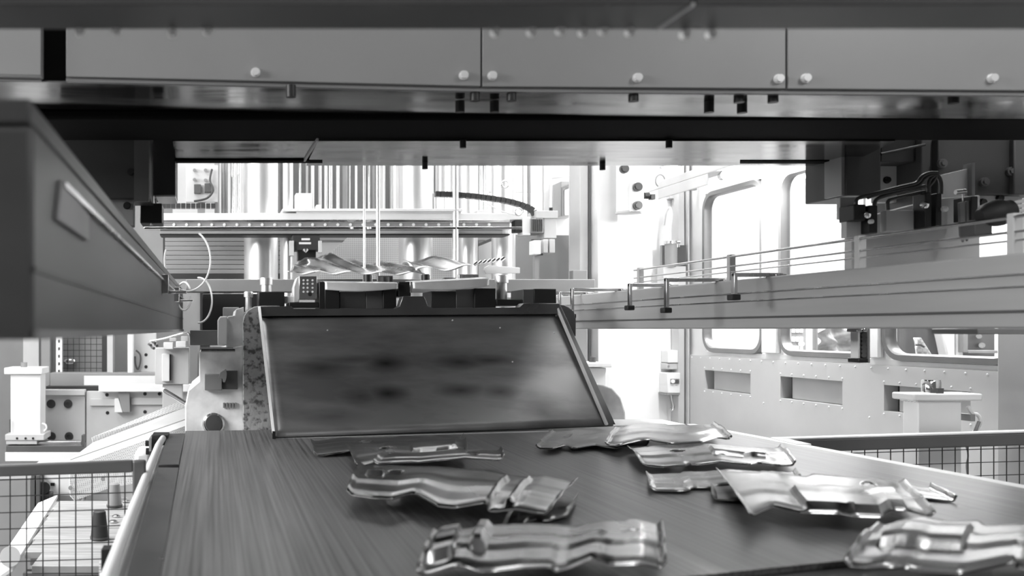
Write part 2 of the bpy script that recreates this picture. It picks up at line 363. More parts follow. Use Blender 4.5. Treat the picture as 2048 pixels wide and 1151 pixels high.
# near channel, out of focus
for k, (x0, x1, lab) in enumerate(((-180, 1384, 'long dark overhead channel across the top left, close and blurred'), (1393, 2300, 'dark overhead channel across the top right, close and blurred'))):
    t = T('overhead_channel', lab, 'channel', W((x0+x1)/2, 10, 1.35), 'near overhead channels')
    P(t, 'web', M['darkgrey'], MB().prism([(x0,11),(x1,9),(x1,-160),(x0,-160)], 1.30, 1.405), .002)
    P(t, 'rear_lip', M['grey'], MB().prism([(x0,54),(x1,57),(x1,30),(x0,28)], 1.407, 1.412))
    if k == 0:
        P(t, 'lit_end_edge', M['lightgrey'], MB().extr([W(1384,12,1.30), W(1384,4,1.30), W(1390,4,1.30), W(1390,12,1.30)], (0, .11, 0)))  # light grey colour stands for light caught on the end edge
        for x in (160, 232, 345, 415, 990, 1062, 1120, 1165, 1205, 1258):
            stud(t, 'glint_dot', GLINT, W(x, 64+random.uniform(-2,6), 1.407)).scale = (.55,)*3
    else:
        for x in (1418, 1470): stud(t, 'glint_dot', GLINT, W(x-50, 70, 1.407)).scale = (.6,)*3
# hanging guides left and right
g = T('guide_housing', 'dark guide housing hanging at the left under the slide', 'housing', W(210, 400, 3.5))
P(g, 'housing', M['charcoal'], MB().pbox(118, 166, 300, 397, 3.42, 3.62), .004)
P(g, 'edge_plate', M['darkgrey'], MB().pbox(268, 272, 298, 402, 3.40, 3.42))
P(g, 'foot_plate', M['grey'], MB().pbox(90, 397, 268, 452, 3.45, 3.50), .003)
stud(g, 'bolt', hex_mesh('dark_bolt', M['black'], .011, .012, 12), W(262, 344, 3.42)); stud(g, 'bolt', bpy.data.meshes['dark_bolt'], W(254, 411, 3.45)); stud(g, 'bolt', bpy.data.meshes['dark_bolt'], W(200, 411, 3.45))
g = T('valve_box', 'dark box with chrome pipes hanging beside the left guide housing', 'box', W(325, 390, 3.6))
P(g, 'box_body', M['charcoal'], MB().pbox(302, 272, 351, 390, 3.64, 3.85), .004)
P(g, 'bottom_strip', M['steel'], MB().pbox(312, 390, 351, 393, 3.64, 3.85))
P(g, 'clamp', M['black'], MB().pbox(280, 406, 324, 446, 3.62, 3.75), .004)
P(g, 'pipe', M['chrome'], MB().tube([W(299,322,3.63), W(300,360,3.63), W(303,450,3.63)], .006))
P(g, 'pipe', M['chrome'], MB().tube([W(306,330,3.66), W(308,380,3.66), W(311,408,3.66)], .005))
P(g, 'pipe', M['steel'], MB().tube([W(281,330,3.61), W(284,370,3.61), W(292,400,3.61), W(295,410,3.61)], .004))
g = T('guide_housing', 'dark guide housing hanging at the right, a pale plate in its opening', 'housing', W(1760, 390, 3.6))
P(g, 'left_post', M['charcoal'], MB().pbox(1693, 276, 1762, 391, 3.55, 3.80), .004)
P(g, 'edge_strip', M['grey'], MB().pbox(1683, 268, 1694, 390, 3.56, 3.66))
P(g, 'top_block', M['charcoal'], MB().pbox(1762, 276, 1845, 323, 3.58, 3.8), .003)
P(g, 'pale_plate', M['lightgrey'], MB().pbox(1756, 322, 1848, 404, 3.68, 3.72), .002)
P(g, 'right_post', M['darkgrey'], MB().pbox(1843, 272, 1876, 420, 3.55, 3.80), .004)
P(g, 'top_cable', M['black'], MB().tube([W(1762,308,3.54), W(1800,300,3.54), W(1850,289,3.54)], .005))
stud(g, 'bolt', bpy.data.meshes['dark_bolt'], W(1773, 360, 3.68))
g = T('bearing_plate', 'dark bolted plate hanging at the right edge of the press', 'plate', W(1980, 385, 3.5))
P(g, 'plate_body', M['charcoal'], MB().pbox(1876, 276, 2028, 389, 3.52, 3.62), .004)
P(g, 'side_cheek', M['darkgrey'], MB().pbox(2028, 276, 2090, 389, 3.50, 3.62), .004)
P(g, 'foot_plate', M['lightgrey'], MB().pbox(1955, 390, 2040, 418, 3.55, 3.6), .002)
WB = MB().cyl((0,0,0), (0,-.012,0), .0165, n=18).cyl((0,-.012,0), (0,-.018,0), .010, n=6).mesh('recessed_bolt', M['darkgrey'], 40)
for x, y in ((1882,327),(1966,364),(2019,343)): stud(g, 'bolt', WB, W(x, y, 3.52))
for x, y in ((1964,404),(1998,396)): stud(g, 'bolt', bpy.data.meshes['dark_bolt'], W(x, y, 3.55))
# ------------------------------------------------------------------ belt conveyor
cv = T('belt_conveyor', 'wide dark belt conveyor running from the chute towards the viewer', 'conveyor', (1.05, 3, 0))
NL, FL, FR, NR = G(304, 1260), G(371, 861), G(1372, 848), G(2420, 1046)
P(cv, 'belt', M['belt'], MB().extr([NL, NR, G(2048,976), FR, Vector((FR.x, 4.47, 1)), FL], (0, 0, -.012)), smooth=0)
P(cv, 'bed', M['darkgrey'], MB().box(-.08, 2.2, 1.5, 4.2, .80, .985))
# left skirt in two lengths, with a gap, and its white rounded rail
a0, a1 = G(358, 867), G(345, 929); b0, b1 = G(344, 934), G(205, 1260)
def skirt(x_in0, x_in1, xo0, xo1, ya, yb):
    return MB().extr([G(xo0, ya), G(x_in0, ya), G(x_in1, yb), G(xo1, yb)], (0, 0, -.02))
P(cv, 'skirt_plate', M['darksteel'], skirt(370, 358, 336, 317, 866, 928), .002)
P(cv, 'skirt_plate', M['darksteel'], skirt(357.5, 303, 314, 218, 934, 1260), .002)
def rail_pts(px0, py0, px1, py1, dz=0): return [G(px0, py0)+Vector((0,0,dz)), G(px1, py1)+Vector((0,0,dz))]
P(cv, 'edge_rail', M['white'], MB().tube([G(326,876), G(317,890), G(262,1030), G(200,1195), G(150,1330)], .0135, 10), label='white rounded rail along the left edge')
P(cv, 'side_beam', M['lightgrey'], MB().extr([G(322,880)+Vector((0,0,-.02)), G(337,880)+Vector((0,0,-.02)), G(240,1240)+Vector((0,0,-.02)), G(190,1240)+Vector((0,0,-.02))], (0,0,-.16)))
P(cv, 'right_flange', M['white'], MB().extr([FR+Vector((0,.0,.001)), FR+Vector((.045,.02,.001)), G(2420,1046)+Vector((.05,0,.001)), G(2420,1046)+Vector((0,0,.001))], (0,0,-.05)), .003, label='white flange along the right edge')
P(cv, 'flange_joint', M['white'], MB().extr([G(1545,877)+Vector((-.005,0,.004)), G(1545,877)+Vector((.05,0,.004)), G(1597,889)+Vector((.05,0,.004)), G(1597,889)+Vector((-.005,0,.004))], (0,0,-.01)), .001)
P(cv, 'end_plate', M['white'], MB().extr([G(1228,852), G(1372,848), Vector((FR.x, 4.75, 1)), Vector((1.95, 4.75, 1))], (0,0,-.02)), label='white plate at the far right end')
for x in (0, 2.1):
    for y in (1.9, 4.0): P(cv, 'leg', M['grey'], MB().box(x-.04, x+.04, y-.04, y+.04, 0, .80))
# motor bracket beside the belt
mb_ = T('tension_bracket', 'black belt tensioner bracket with round knobs at the left belt end', 'bracket', W(312, 920, 3.95))
P(mb_, 'bracket_body', M['black'], MB().pbox(303, 870, 336, 900, 3.92, 4.05).pbox(299, 900, 318, 938, 3.95, 4.02), .003)
P(mb_, 'cheek', M['grey'], MB().pbox(298, 876, 303, 902, 3.90, 4.05), .001)
P(mb_, 'knob', M['black'], MB().cyl(W(298,886,3.97), W(291,886,3.97), .012))
P(mb_, 'knob', M['black'], MB().cyl(W(300,902,3.97), W(292,902,3.97), .014))
ONE('junction_box', M['white'], MB().pbox(268, 902, 303, 960, 4.05, 4.25), 'small white rounded box beside the left belt end behind the fence', 'box', bev=.02)
# black toothed clips along the left side
for i, (x0, y0, x1, y1, Y) in enumerate(((202,1098,230,1160,2.35),(231,1078,241,1096,2.42),(240,1060,249,1077,2.5),(248,1040,256,1058,2.6),(256,1022,263,1040,2.7))):
    LB = ['black toothed clip block lowest beside the left belt rail', 'black clip, second from the bottom beside the belt rail', 'black clip, third from the bottom beside the belt rail', 'black clip, fourth from the bottom beside the belt rail', 'uppermost small black clip beside the belt rail']
    t = T('clip_block', LB[i], 'clip', W((x0+x1)/2, y1, Y), 'clips beside the belt')
    P(t, 'block', M['black'], MB().pbox(x0, y0, x1, y1, Y, Y+.05), .002)
    if i == 0:
        b = MB()
        for k in range(9): b.pbox(x0-4, y0+28+k*5.5, x0, y0+31+k*5.5, Y+.005, Y+.04)
        P(t, 'toothed_strip', M['white'], b)
    P(t, 'stem', M['grey'], MB().box(W(x1,y0,Y).x-.01, W(x1,y0,Y).x+.035, Y+.01, Y+.03, W(x1,(y0+y1)/2,Y).z-.008, W(x1,(y0+y1)/2,Y).z+.008))

def shell(nm, lab, fn, nu, nv, m, cat, group=None, hole=None, th=.003, parent=None):
    o = link(nm, MB().grid(fn, nu, nv, hole).mesh(nm, M[m], 35, weld=True), parent)
    s = o.modifiers.new('thickness', 'SOLIDIFY'); s.thickness = th; s.offset = 0
    if parent is None: tag(o, lab, cat, group)
    elif lab: o['label'] = lab
    return o
# ------------------------------------------------------------------ lower die and chute
die = T('lower_die', 'heavy lower die casting with scuffed white flank and speckled front', 'die', W(700, 1100, 5.0))
def drop(poly, Y):      # let a profile run down to the ground
    return poly
zb = 658+(EYE-.02)*F/4.75
P(die, 'speckled_front', M['speckle'], MB().prism([(486,1225),(486,645),(489,630),(496,620),(508,613),(524,611),(560,611),(575,1225)], 4.72, 5.5), .004)
P(die, 'flank', M['cream'], MB().prism([(372,1205),(370,812),(376,780),(398,762),(398,702),(440,700),(486,690),(489,1205)], 4.80, 5.6), .006, label='scuffed white painted flank')
P(die, 'upper_flank', M['cream'], MB().prism([(452,705),(452,640),(456,632),(470,630),(472,618),(488,613),(490,705)], 4.83, 5.5), .004)
P(die, 'white_post', M['white'], MB().prism([(435,690),(435,640),(440,632),(455,632),(455,690)], 4.78, 4.83), .006)
P(die, 'ledge_strip', M['steel'], MB().pbox(400, 694, 466, 698, 4.74, 4.80))
P(die, 'ledge_strip', M['black'], MB().pbox(402, 698, 470, 700, 4.75, 4.80))
P(die, 'ledge_strip', M['steel'], MB().pbox(402, 700.5, 470, 703.5, 4.74, 4.80))
P(die, 'socket_pocket', M['darkgrey'], MB().pbox(445, 741, 475, 778, 4.77, 4.81), .002)
P(die, 'socket_lid', M['grey'], MB().pbox(409, 748, 444, 780, 4.75, 4.81), .003)
hk = MB().prism([(437,755),(441,744),(448,740),(452,737),(454,745),(453,756),(450,764),(446,764),(445,757)], 4.735, 4.75)
P(die, 'latch', M['grey'], hk, .001)
P(die, 'boss', M['darksteel'], MB().cyl(W(427,846,4.76), W(427,846,4.82), .044, n=28), .003)
P(die, 'boss_ring', M['steel'], MB().lathe(W(427,846,4.82), [(.056,0),(.056,.03),(.047,.04),(.045,.0)], 28, (0,-1,0)))
b = MB()
for k in range(5): b.pbox(446+k*6, 805, 449+k*6, 815, 4.785, 4.80)
P(die, 'cast_lettering', M['grey'], b)
P(die, 'right_casting', M['cream'], MB().prism([(1160,1200),(1160,765),(1205,768),(1225,775),(1243,795),(1252,825),(1252,1200)], 5.05, 5.7), .01, label='rounded white casting at the right')
P(die, 'die_base', M['speckle'], MB().box(.30, 1.70, 4.86, 5.9, 0, 1.50))
P(die, 'right_lug', M['darksteel'], MB().prism([(1118,608),(1128,609),(1138,614),(1148,622),(1152,636),(1152,672),(1118,672)], 4.72, 4.78), .003)
# chute
ch = T('scrap_chute', 'oil-stained steel chute plate sloping from the die down to the belt', 'chute', W(870, 870, 4.2))
tl, tr = W(519, 631, 4.66), W(1116, 622, 4.66); bl, br = W(549, 874, 3.92), W(1226, 851, 4.28)
nrm = (tr-tl).cross(bl-tl).normalized(); nrm = nrm if nrm.y < 0 else -nrm
def chute_pt(u, v): return bl.lerp(br, u).lerp(tl.lerp(tr, u), v)
shell('slide_plate', None, chute_pt, 30, 16, 'chute', 'plate', th=.010, parent=ch)
P(ch, 'top_flange', M['darksteel'], MB().prism([(519,632),(519,612),(582,612),(588,617),(790,617),(799,612),(803,600),(806,592),(848,592),(852,600),(856,611),(866,616),(1040,614),(1048,606),(1120,606),(1116,628)], 4.62, 4.70), .003)
P(ch, 'side_strip', M['white'], MB().extr([W(516,612,4.62), W(521,612,4.62), W(550,866,3.90), W(545,866,3.90)], (0, .03, 0)), label='bright narrow edge strip')
P(ch, 'side_cheek', M['darksteel'], MB().extr([W(1113,612,4.64), W(1120,608,4.64), W(1231,848,4.26), W(1214,850,4.26)], (0, .03, 0)), .001)
P(ch, 'bottom_lip', M['bright_sheet'], MB().extr([W(550,879.5,3.91), W(1098,863,4.17), W(1098,860.5,4.17), W(550,876.5,3.91)], (0,.01,0)))
P(ch, 'cheek_highlight', M['bright_sheet'], MB().extr([W(1113,614,4.625), W(1116,612,4.625), W(1217,848,4.245), W(1213,850,4.245)], (0, .02, 0)))  # bright strip drawn for the highlight along the cheek
P(ch, 'corner_bracket', M['black'], MB().pbox(545, 862, 551, 878, 3.90, 3.92))
PIN = MB().lathe((0,0,0), [(.004,0),(.004,.002),(.0006,.004)], 8, (0,-1,0)).mesh('screw', M['bolt'], 50)
for x, y in ((655,660),(677,740),(1000,655),(1025,723),(905,640),(1108,665)):
    u = (x-519)/600; Yv = 4.66-(y-628)/245*.6
    stud(ch, 'screw', PIN, W(x, y, Yv-.03))
# blocks and pins standing on the die
YD = 4.78
def pin(lab, x, ytop, ybot, ycol, rh, rs, Y):
    t = T('guide_pin', lab, 'pin', W(x, ybot, Y), 'chrome guide pins on the die')
    zt, zc, zb = W(x,ytop,Y).z, W(x,ycol,Y).z, W(x,ybot,Y).z; c = W(x,ybot,Y)
    P(t, 'shaft', M['column'], MB().cyl((c.x, Y, zb), (c.x, Y, zc), rs, n=24))
    P(t, 'head', M['column'], MB().lathe((c.x, Y, zc), [(rs,0),(rh,.002),(rh,zt-zc-.004),(rh-.004,zt-zc)], 24))
pin('chrome headed guide pin on the leftmost black block', 532.5, 555, 583, 570, .033, .027, YD+.12)
pin('tall chrome headed guide pin near the right end of the die', 1003, 550, 599, 566, .034, .027, YD+.1)
pin('small chrome guide pin beside the left die corner', 497, 583, 622, 594, .024, .017, YD+.15)
def blk(nm, lab, rects, m='black', cat='block', Y=YD, d=.2, bev=.004, group='black blocks on the die'):
    b = MB()
    for r in rects: b.pbox(*r, Y, Y+d)
    return ONE(nm, M[m], b, lab, cat, group, bev)
blk('stop_block', 'black stop block under the left chrome pin', [(517,583,569,612)])
blk('stop_block', 'flat black base plate under the perforated grey block', [(578,604,638,615)])
blk('stop_block', 'tall black block right of the perforated grey block', [(638,563,650,618),(649,572,679,618)])
blk('stop_block', 'black block under the left pressed panel, left of the centre hook', [(766,578,793,617)])
blk('stop_block', 'black centre block standing above the chute hook', [(797,563,822,593)])
blk('stop_block', 'black stepped block left of the tall chrome pin', [(949,576,992,617)])
blk('stop_block', 'flat black plate at the foot of the tall chrome pin', [(993,598,1045,611)])
blk('stop_block', 'black stop block at the right end of the die', [(1068,577,1113,607)])
blk('spacer_block', 'dark grey spacer between the right black block and the pin plate', [(1046,578,1068,609)], 'darkgrey', group='grey blocks on the die')
blk('spacer_block', 'dark speckled spacer block under the left pressed panel', [(679,583,732,617)], 'darksteel', Y=YD+.02, group='grey blocks on the die')
blk('spacer_block', 'dark plain spacer between the speckled and the black left blocks', [(732,580,766,617)], 'darkgrey', Y=YD+.02, group='grey blocks on the die')
blk('spacer_block', 'speckled spacer block under the right pressed panel', [(912,578,949,616)], 'darksteel', Y=YD+.02, group='grey blocks on the die')
blk('spacer_block', 'wide dark spacer block right of the centre hook', [(862,582,912,617)], 'charcoal', Y=YD+.02, group='grey blocks on the die')
blk('spacer_block', 'narrow bright spacer right of the centre block', [(820,563,824,585)], 'steel', Y=YD-.01, d=.1, group='grey blocks on the die', bev=.001)
# perforated grey block
t = T('sensor_block', 'upright grey block with drilled holes on the left of the die', 'block', W(614, 604, YD))
P(t, 'block_body', M['steel'], MB().pbox(598, 552, 634, 598, YD, YD+.16), .003)
P(t, 'pale_side', M['lightgrey'], MB().prism([(588,604),(588,574),(594,556),(598,552),(598,604)], YD+.01, YD+.15), .002)
P(t, 'foot', M['white'], MB().pbox(568, 592, 592, 606, YD+.02, YD+.1), .004)
HOLE = MB().cyl((0,0,0),(0,-.002,0), .0055, n=10).mesh('drilled_hole', M['white'], 0)
for x in (607, 615, 625):
    for y in (560, 567, 575, 583): stud(t, 'drilled_hole', HOLE, W(x, y, YD))
P(t, 'slot', M['black'], MB().cyl(W(620,588,YD), W(620,588,YD-.003), .010, n=16))
# pressed panels lying on the die
def die_panel(x0, x1, ya0, ya1, yb0, yb1, curve):
    def fn(u, v):
        px = x0+(x1-x0)*u; yt = ya0+(ya1-ya0)*u; yb = yb0+(yb1-yb0)*u
        bow = math.sin(math.pi*u)
        if v < .45:
            k = v/.45; return W(px, yb+(yt-yb)*k+curve*bow*(1-k), YD-.02-.02*bow*(1-k))
        k = (v-.45)/.55; p = W(px, yt, YD-.02); return Vector((p.x, p.y+.34*k, p.z+.012*math.sin(math.pi*k)))
    return fn
shell('pressed_panel', 'bright pressed panel lying on the left half of the die', die_panel(650, 796, 564, 566, 579, 577, 4), 24, 14, 'bright_sheet', 'panel', 'pressed panels on the die')
shell('pressed_panel', 'curved pressed panel lying on the right half of the die', die_panel(826, 978, 564, 556, 577, 572, 5), 24, 14, 'bright_sheet', 'panel', 'pressed panels on the die')
for i, (x, lab) in enumerate(((735, 'small black cylinder behind the left pressed panel'), (851, 'small black cylinder behind the centre block'))):
    c = W(x, 566, YD+.35); t = T('roller', lab, 'roller', c, 'black rollers on the die')
    P(t, 'core', M['black'], MB().cyl(c, c+Vector((0,0,.048)), .02, n=16))
    P(t, 'rim', M['chrome'], MB().cyl(c+Vector((-.022,0,.004)), c+Vector((-.022,0,.044)), .004).cyl(c+Vector((.022,0,.004)), c+Vector((.022,0,.044)), .004))
for x0, y0, x1, y1, lab in ((755,551,786,566,'dark stamped bracket between the two rollers'), (888,555,912,562,'low dark bracket on the right pressed panel'), (918,548,958,558,'small bright riveted bracket on the right pressed panel')):
    t = T('clamp_bracket', lab, 'bracket', W((x0+x1)/2, y1, YD+.3), 'small brackets on the die')
    P(t, 'plate', M['darksteel' if x0 < 900 else 'steel'], MB().pbox(x0, y0, x1, y1+4, YD+.30, YD+.33), .002)
    P(t, 'rib', M['chrome'], MB().pbox(x0+8, y0+2, x0+12, y1, YD+.29, YD+.30).pbox(x1-10, y0+2, x1-7, y1, YD+.29, YD+.30))

# ------------------------------------------------------------------ transfer rails
rr = T('transfer_rail', 'long grey transfer rail at the right, passing in front of the windows', 'rail', (2.1, 3.6, 1.45), 'transfer rails')
P(rr, 'beam', M['rail'], MB().box(2.0, 2.24, 1.3, 6.3, 1.452, 1.64), .006)
P(rr, 'side_groove', M['darkgrey'], MB().box(1.993, 2.0, 1.3, 6.3, 1.492, 1.498))
P(rr, 'side_strip', M['steel'], MB().box(1.992, 2.0, 1.3, 6.3, 1.585, 1.589), label='bright thin strip')
P(rr, 'side_strip', M['steel'], MB().box(1.992, 2.0, 1.3, 6.3, 1.555, 1.558))
P(rr, 'guide_rod', M['chrome'], MB().cyl((2.03, 1.3, 1.735), (2.03, 4.6, 1.735), .005, n=10))
P(rr, 'guide_rod', M['chrome'], MB().cyl((2.03, 1.3, 1.697), (2.03, 4.6, 1.697), .004, n=10))
P(rr, 'guide_rod', M['chrome'], MB().cyl((2.03, 1.3, 1.675), (2.03, 4.6, 1.675), .003, n=10))
for y in (2.42, 3.0, 3.75, 4.55): P(rr, 'rod_standoff', M['lightgrey'], MB().box(2.025, 2.05, y-.012, y+.012, 1.638, 1.745), .003)
def gripper(y, h, ln):
    a = P(rr, 'gripper_arm', M['steel'], MB().box(2.0-ln, 2.06, y-.008, y+.008, 1.64, 1.655).box(2.0-ln, 2.0-ln+.012, y-.012, y+.012, 1.655-h, 1.655).box(2.02, 2.06, y-.03, y+.03, 1.638, 1.65), .002)
    P(a, 'gripper_pad', M['rubber'], MB().box(2.0-ln-.012, 2.0-ln+.02, y-.02, y+.02, 1.655-h-.02, 1.655-h+.002), .004)
for y, h, ln in ((6.1,.10,.16),(5.65,.12,.20),(5.2,.09,.12),(4.75,.13,.22),(4.25,.10,.15),(3.8,.12,.2),(3.45,.08,.12)): gripper(y, h, ln)
# valve cluster with hoses on the rail
YC = 3.25
vc = T('hose_manifold', 'cluster of black valves and bent hoses standing on the right rail', 'manifold', W(1790, 500, YC))
P(vc, 'mount_plate', M['lightgrey'], MB().pbox(1693, 438, 1740, 475, YC+.02, YC+.05), .002)
P(vc, 'mount_plate', M['lightgrey'], MB().pbox(1772, 420, 1828, 462, YC+.02, YC+.05), .002)
P(vc, 'mount_plate', M['lightgrey'], MB().pbox(1680, 394, 1716, 438, YC+.06, YC+.08), .002)
P(vc, 'spine', M['lightgrey'], MB().prism([(1703,548),(1703,440),(1765,425),(1830,408),(1890,395),(1960,390),(1960,520),(1890,528)], YC+.1, YC+.14), .003)
P(vc, 'valve_body', M['black'], MB().pbox(1708, 408, 1732, 441, YC-.02, YC+.06), .004)
P(vc, 'valve_body', M['black'], MB().pbox(1738, 410, 1756, 466, YC-.02, YC+.06), .004)
P(vc, 'valve_post', M['black'], MB().pbox(1851, 384, 1863, 455, YC-.03, YC+.03), .003)
P(vc, 'valve_post', M['black'], MB().pbox(1873, 386, 1884, 455, YC-.03, YC+.03), .003)
P(vc, 'knob', M['chrome'], MB().lathe(W(1731,430,YC-.02), [(.012,0),(.012,.01),(.004,.014)], 14, (0,-1,0)))
P(vc, 'knob', M['chrome'], MB().lathe(W(1847,410,YC-.03), [(.012,0),(.012,.01),(.004,.014)], 14, (0,-1,0)))
P(vc, 'knob', M['white'], MB().lathe(W(1740,443,YC-.02), [(.008,0),(.008,.01),(.004,.014)], 10, (0,-1,0)))
P(vc, 'knob', M['white'], MB().lathe(W(1887,418,YC-.03), [(.010,0),(.010,.01),(.004,.014)], 10, (0,-1,0)))
def curve(pts, n=8):
    pts = [Vector(p) for p in pts]; out = []
    for i in range(len(pts)-1):
        p0, p1, p2, p3 = pts[max(i-1,0)], pts[i], pts[i+1], pts[min(i+2,len(pts)-1)]
        for k in range(n):
            t = k/n; out.append(.5*((2*p1)+(p2-p0)*t+(2*p0-5*p1+4*p2-p3)*t*t+(3*p1-p0-3*p2+p3)*t**3))
    return out+[pts[-1]]
for pl, r in (([(1712,410),(1713,400),(1722,394),(1745,388),(1800,374),(1832,366),(1845,352),(1860,346),(1875,346)], .0065),
           ([(1748,412),(1752,400),(1765,393),(1800,383),(1850,372)], .0065),
           ([(1735,395),(1760,387),(1810,377),(1836,371),(1848,358),(1862,350),(1876,352),(1882,366),(1882,388)], .0065),
           ([(1857,385),(1857,366),(1862,356),(1872,350),(1866,362),(1857,372)], .006),
           ([(1776,420),(1776,403),(1790,396),(1850,383)], .006)):
    P(vc, 'hose', M['hose'], MB().tube(curve([W(x, y, YC-.005) for x, y in pl]), r, 8), smooth=80)
P(vc, 'white_cover', M['backwall'], MB().prism([(1884,405),(1884,349),(1944,335),(1944,395)], YC+.12, YC+.13), .001)
P(vc, 'cover_edge', M['grey'], MB().pbox(1944, 325, 1950, 390, YC+.1, YC+.14))
P(vc, 'pull_handle', M['steel'], MB().cyl(W(1911,384,YC), W(1931,382,YC), .008).cyl(W(1926,384,YC), W(1926,402,YC), .003))
P(vc, 'blade', M['grey'], MB().prism([(1919,405),(1930,402),(1932,475),(1928,484),(1922,470)], YC-.01, YC), .001)
P(vc, 'blade', M['grey'], MB().prism([(1934,402),(1944,400),(1941,470),(1936,482),(1933,470)], YC-.01, YC), .001)
P(vc, 'bracket', M['charcoal'], MB().pbox(1943, 392, 1956, 440, YC-.02, YC+.06), .002)
cl = T('cable_gland', 'black corrugated cable gland with bright pipes at the right edge', 'cable gland', W(1990, 430, 3.0))
P(cl, 'gland', M['rubber'], MB().lathe(W(1958,432,3.0), [(.02,0),(.035,.02),(.042,.05),(.042,.07),(.034,.085),(.034,.1)], 18, (1,0,.18)))
for dy in (0, 9, 18): P(cl, 'pipe', M['white'], MB().cyl(W(2000,410+dy,3.0), W(2090,394+dy,3.0), .0055, n=10))
P(cl, 'bracket', M['darkgrey'], MB().pbox(1950, 440, 1985, 470, 2.99, 3.05), .003)
hang = T('damper', 'dark ribbed damper hanging in front of the middle window', 'damper', W(1727, 725, 3.3))
P(hang, 'body', M['charcoal'], MB().pbox(1721, 660, 1735, 722, 3.3, 3.33), .004)
P(hang, 'side_plate', M['white'], MB().pbox(1716, 662, 1721, 718, 3.30, 3.34), .002)
P(hang, 'clip', M['chrome'], MB().pbox(1714, 657, 1724, 664, 3.285, 3.34).pbox(1727, 656, 1735, 663, 3.285, 3.34), .002)
P(hang, 'foot', M['black'], MB().pbox(1718, 716, 1737, 725, 3.28, 3.34), .003)
b = MB()
for k in range(6): b.cyl(W(1728,670+k*8,3.3), W(1728,670+k*8,3.29), .008, n=12)
P(hang, 'rib', M['darkgrey'], b)
P(hang, 'back_strip', M['grey'], MB().pbox(1735, 655, 1740, 725, 3.32, 3.36))
lr = T('transfer_rail', 'long grey transfer rail at the left, close to the viewer', 'rail', (-.35, 3.6, 1.43), 'transfer rails')
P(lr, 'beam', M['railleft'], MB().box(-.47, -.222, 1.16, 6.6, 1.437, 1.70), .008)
P(lr, 'top_bar', M['darkgrey'], MB().box(-.40, -.226, 1.16, 6.6, 1.702, 1.732), .004)
P(lr, 'inner_ledge', M['steel'], MB().box(-.2225, -.212, 1.35, 6.6, 1.652, 1.660))
P(lr, 'lower_strip', M['grey'], MB().box(-.222, -.216, 1.16, 6.6, 1.437, 1.449))
P(lr, 'side_groove', M['darkgrey'], MB().box(-.222, -.2195, 1.16, 6.6, 1.52, 1.527))
for y in (4.0, 5.2): P(lr, 'gripper_arm', M['steel'], MB().box(-.24, -.195, y-.02, y+.02, 1.60, 1.68).box(-.20, -.12, y-.008, y+.008, 1.60, 1.612), .003)
P(lr, 'bracket', M['grey'], MB().extr([(-.2225,1.30,1.60),(-.2225,1.62,1.60),(-.2225,1.62,1.645),(-.2225,1.34,1.66)], (.008,0,0)), .002)  # lighter wedge in place of a specular highlight on the rail
# loops of pale hose hanging at the far end of the left rail
for i, (cx, cy, rx, ry, a0, a1, lab) in enumerate(((375,520,46,62,-60,200,'large loop of pale hose hanging at the end of the left rail'), (368,592,14,28,0,330,'small oval loop of pale hose at the end of the left rail'), (398,600,26,45,-95,95,'outer hanging loop of pale hose beside the dark press opening'))):
    pts = [W(cx+rx*math.cos(math.radians(a0+(a1-a0)*k/28)), cy+ry*math.sin(math.radians(a0+(a1-a0)*k/28)), 5.9-.004*k) for k in range(29)]
    ONE('hose_loop', M['clear_hose'], MB().tube(pts, .006, 8), lab, 'hose', 'hose loops on the left rail', smooth=80)
kb = T('locking_knob', 'round chrome locking knob on a dark bracket at the left edge', 'knob', W(10, 300, 1.6))
P(kb, 'bracket', M['black'], MB().pbox(-60, 262, 26, 328, 1.62, 1.70), .003)
P(kb, 'top_strip', M['grey'], MB().pbox(-60, 264, 24, 268, 1.61, 1.62))
P(kb, 'ball', M['chrome'], MB().lathe(W(32,287,1.62), [(.006,-.01),(.0095,-.004),(.0102,.002),(.008,.009),(.002,.0115)], 12, (0,-.55,.83)), smooth=30)

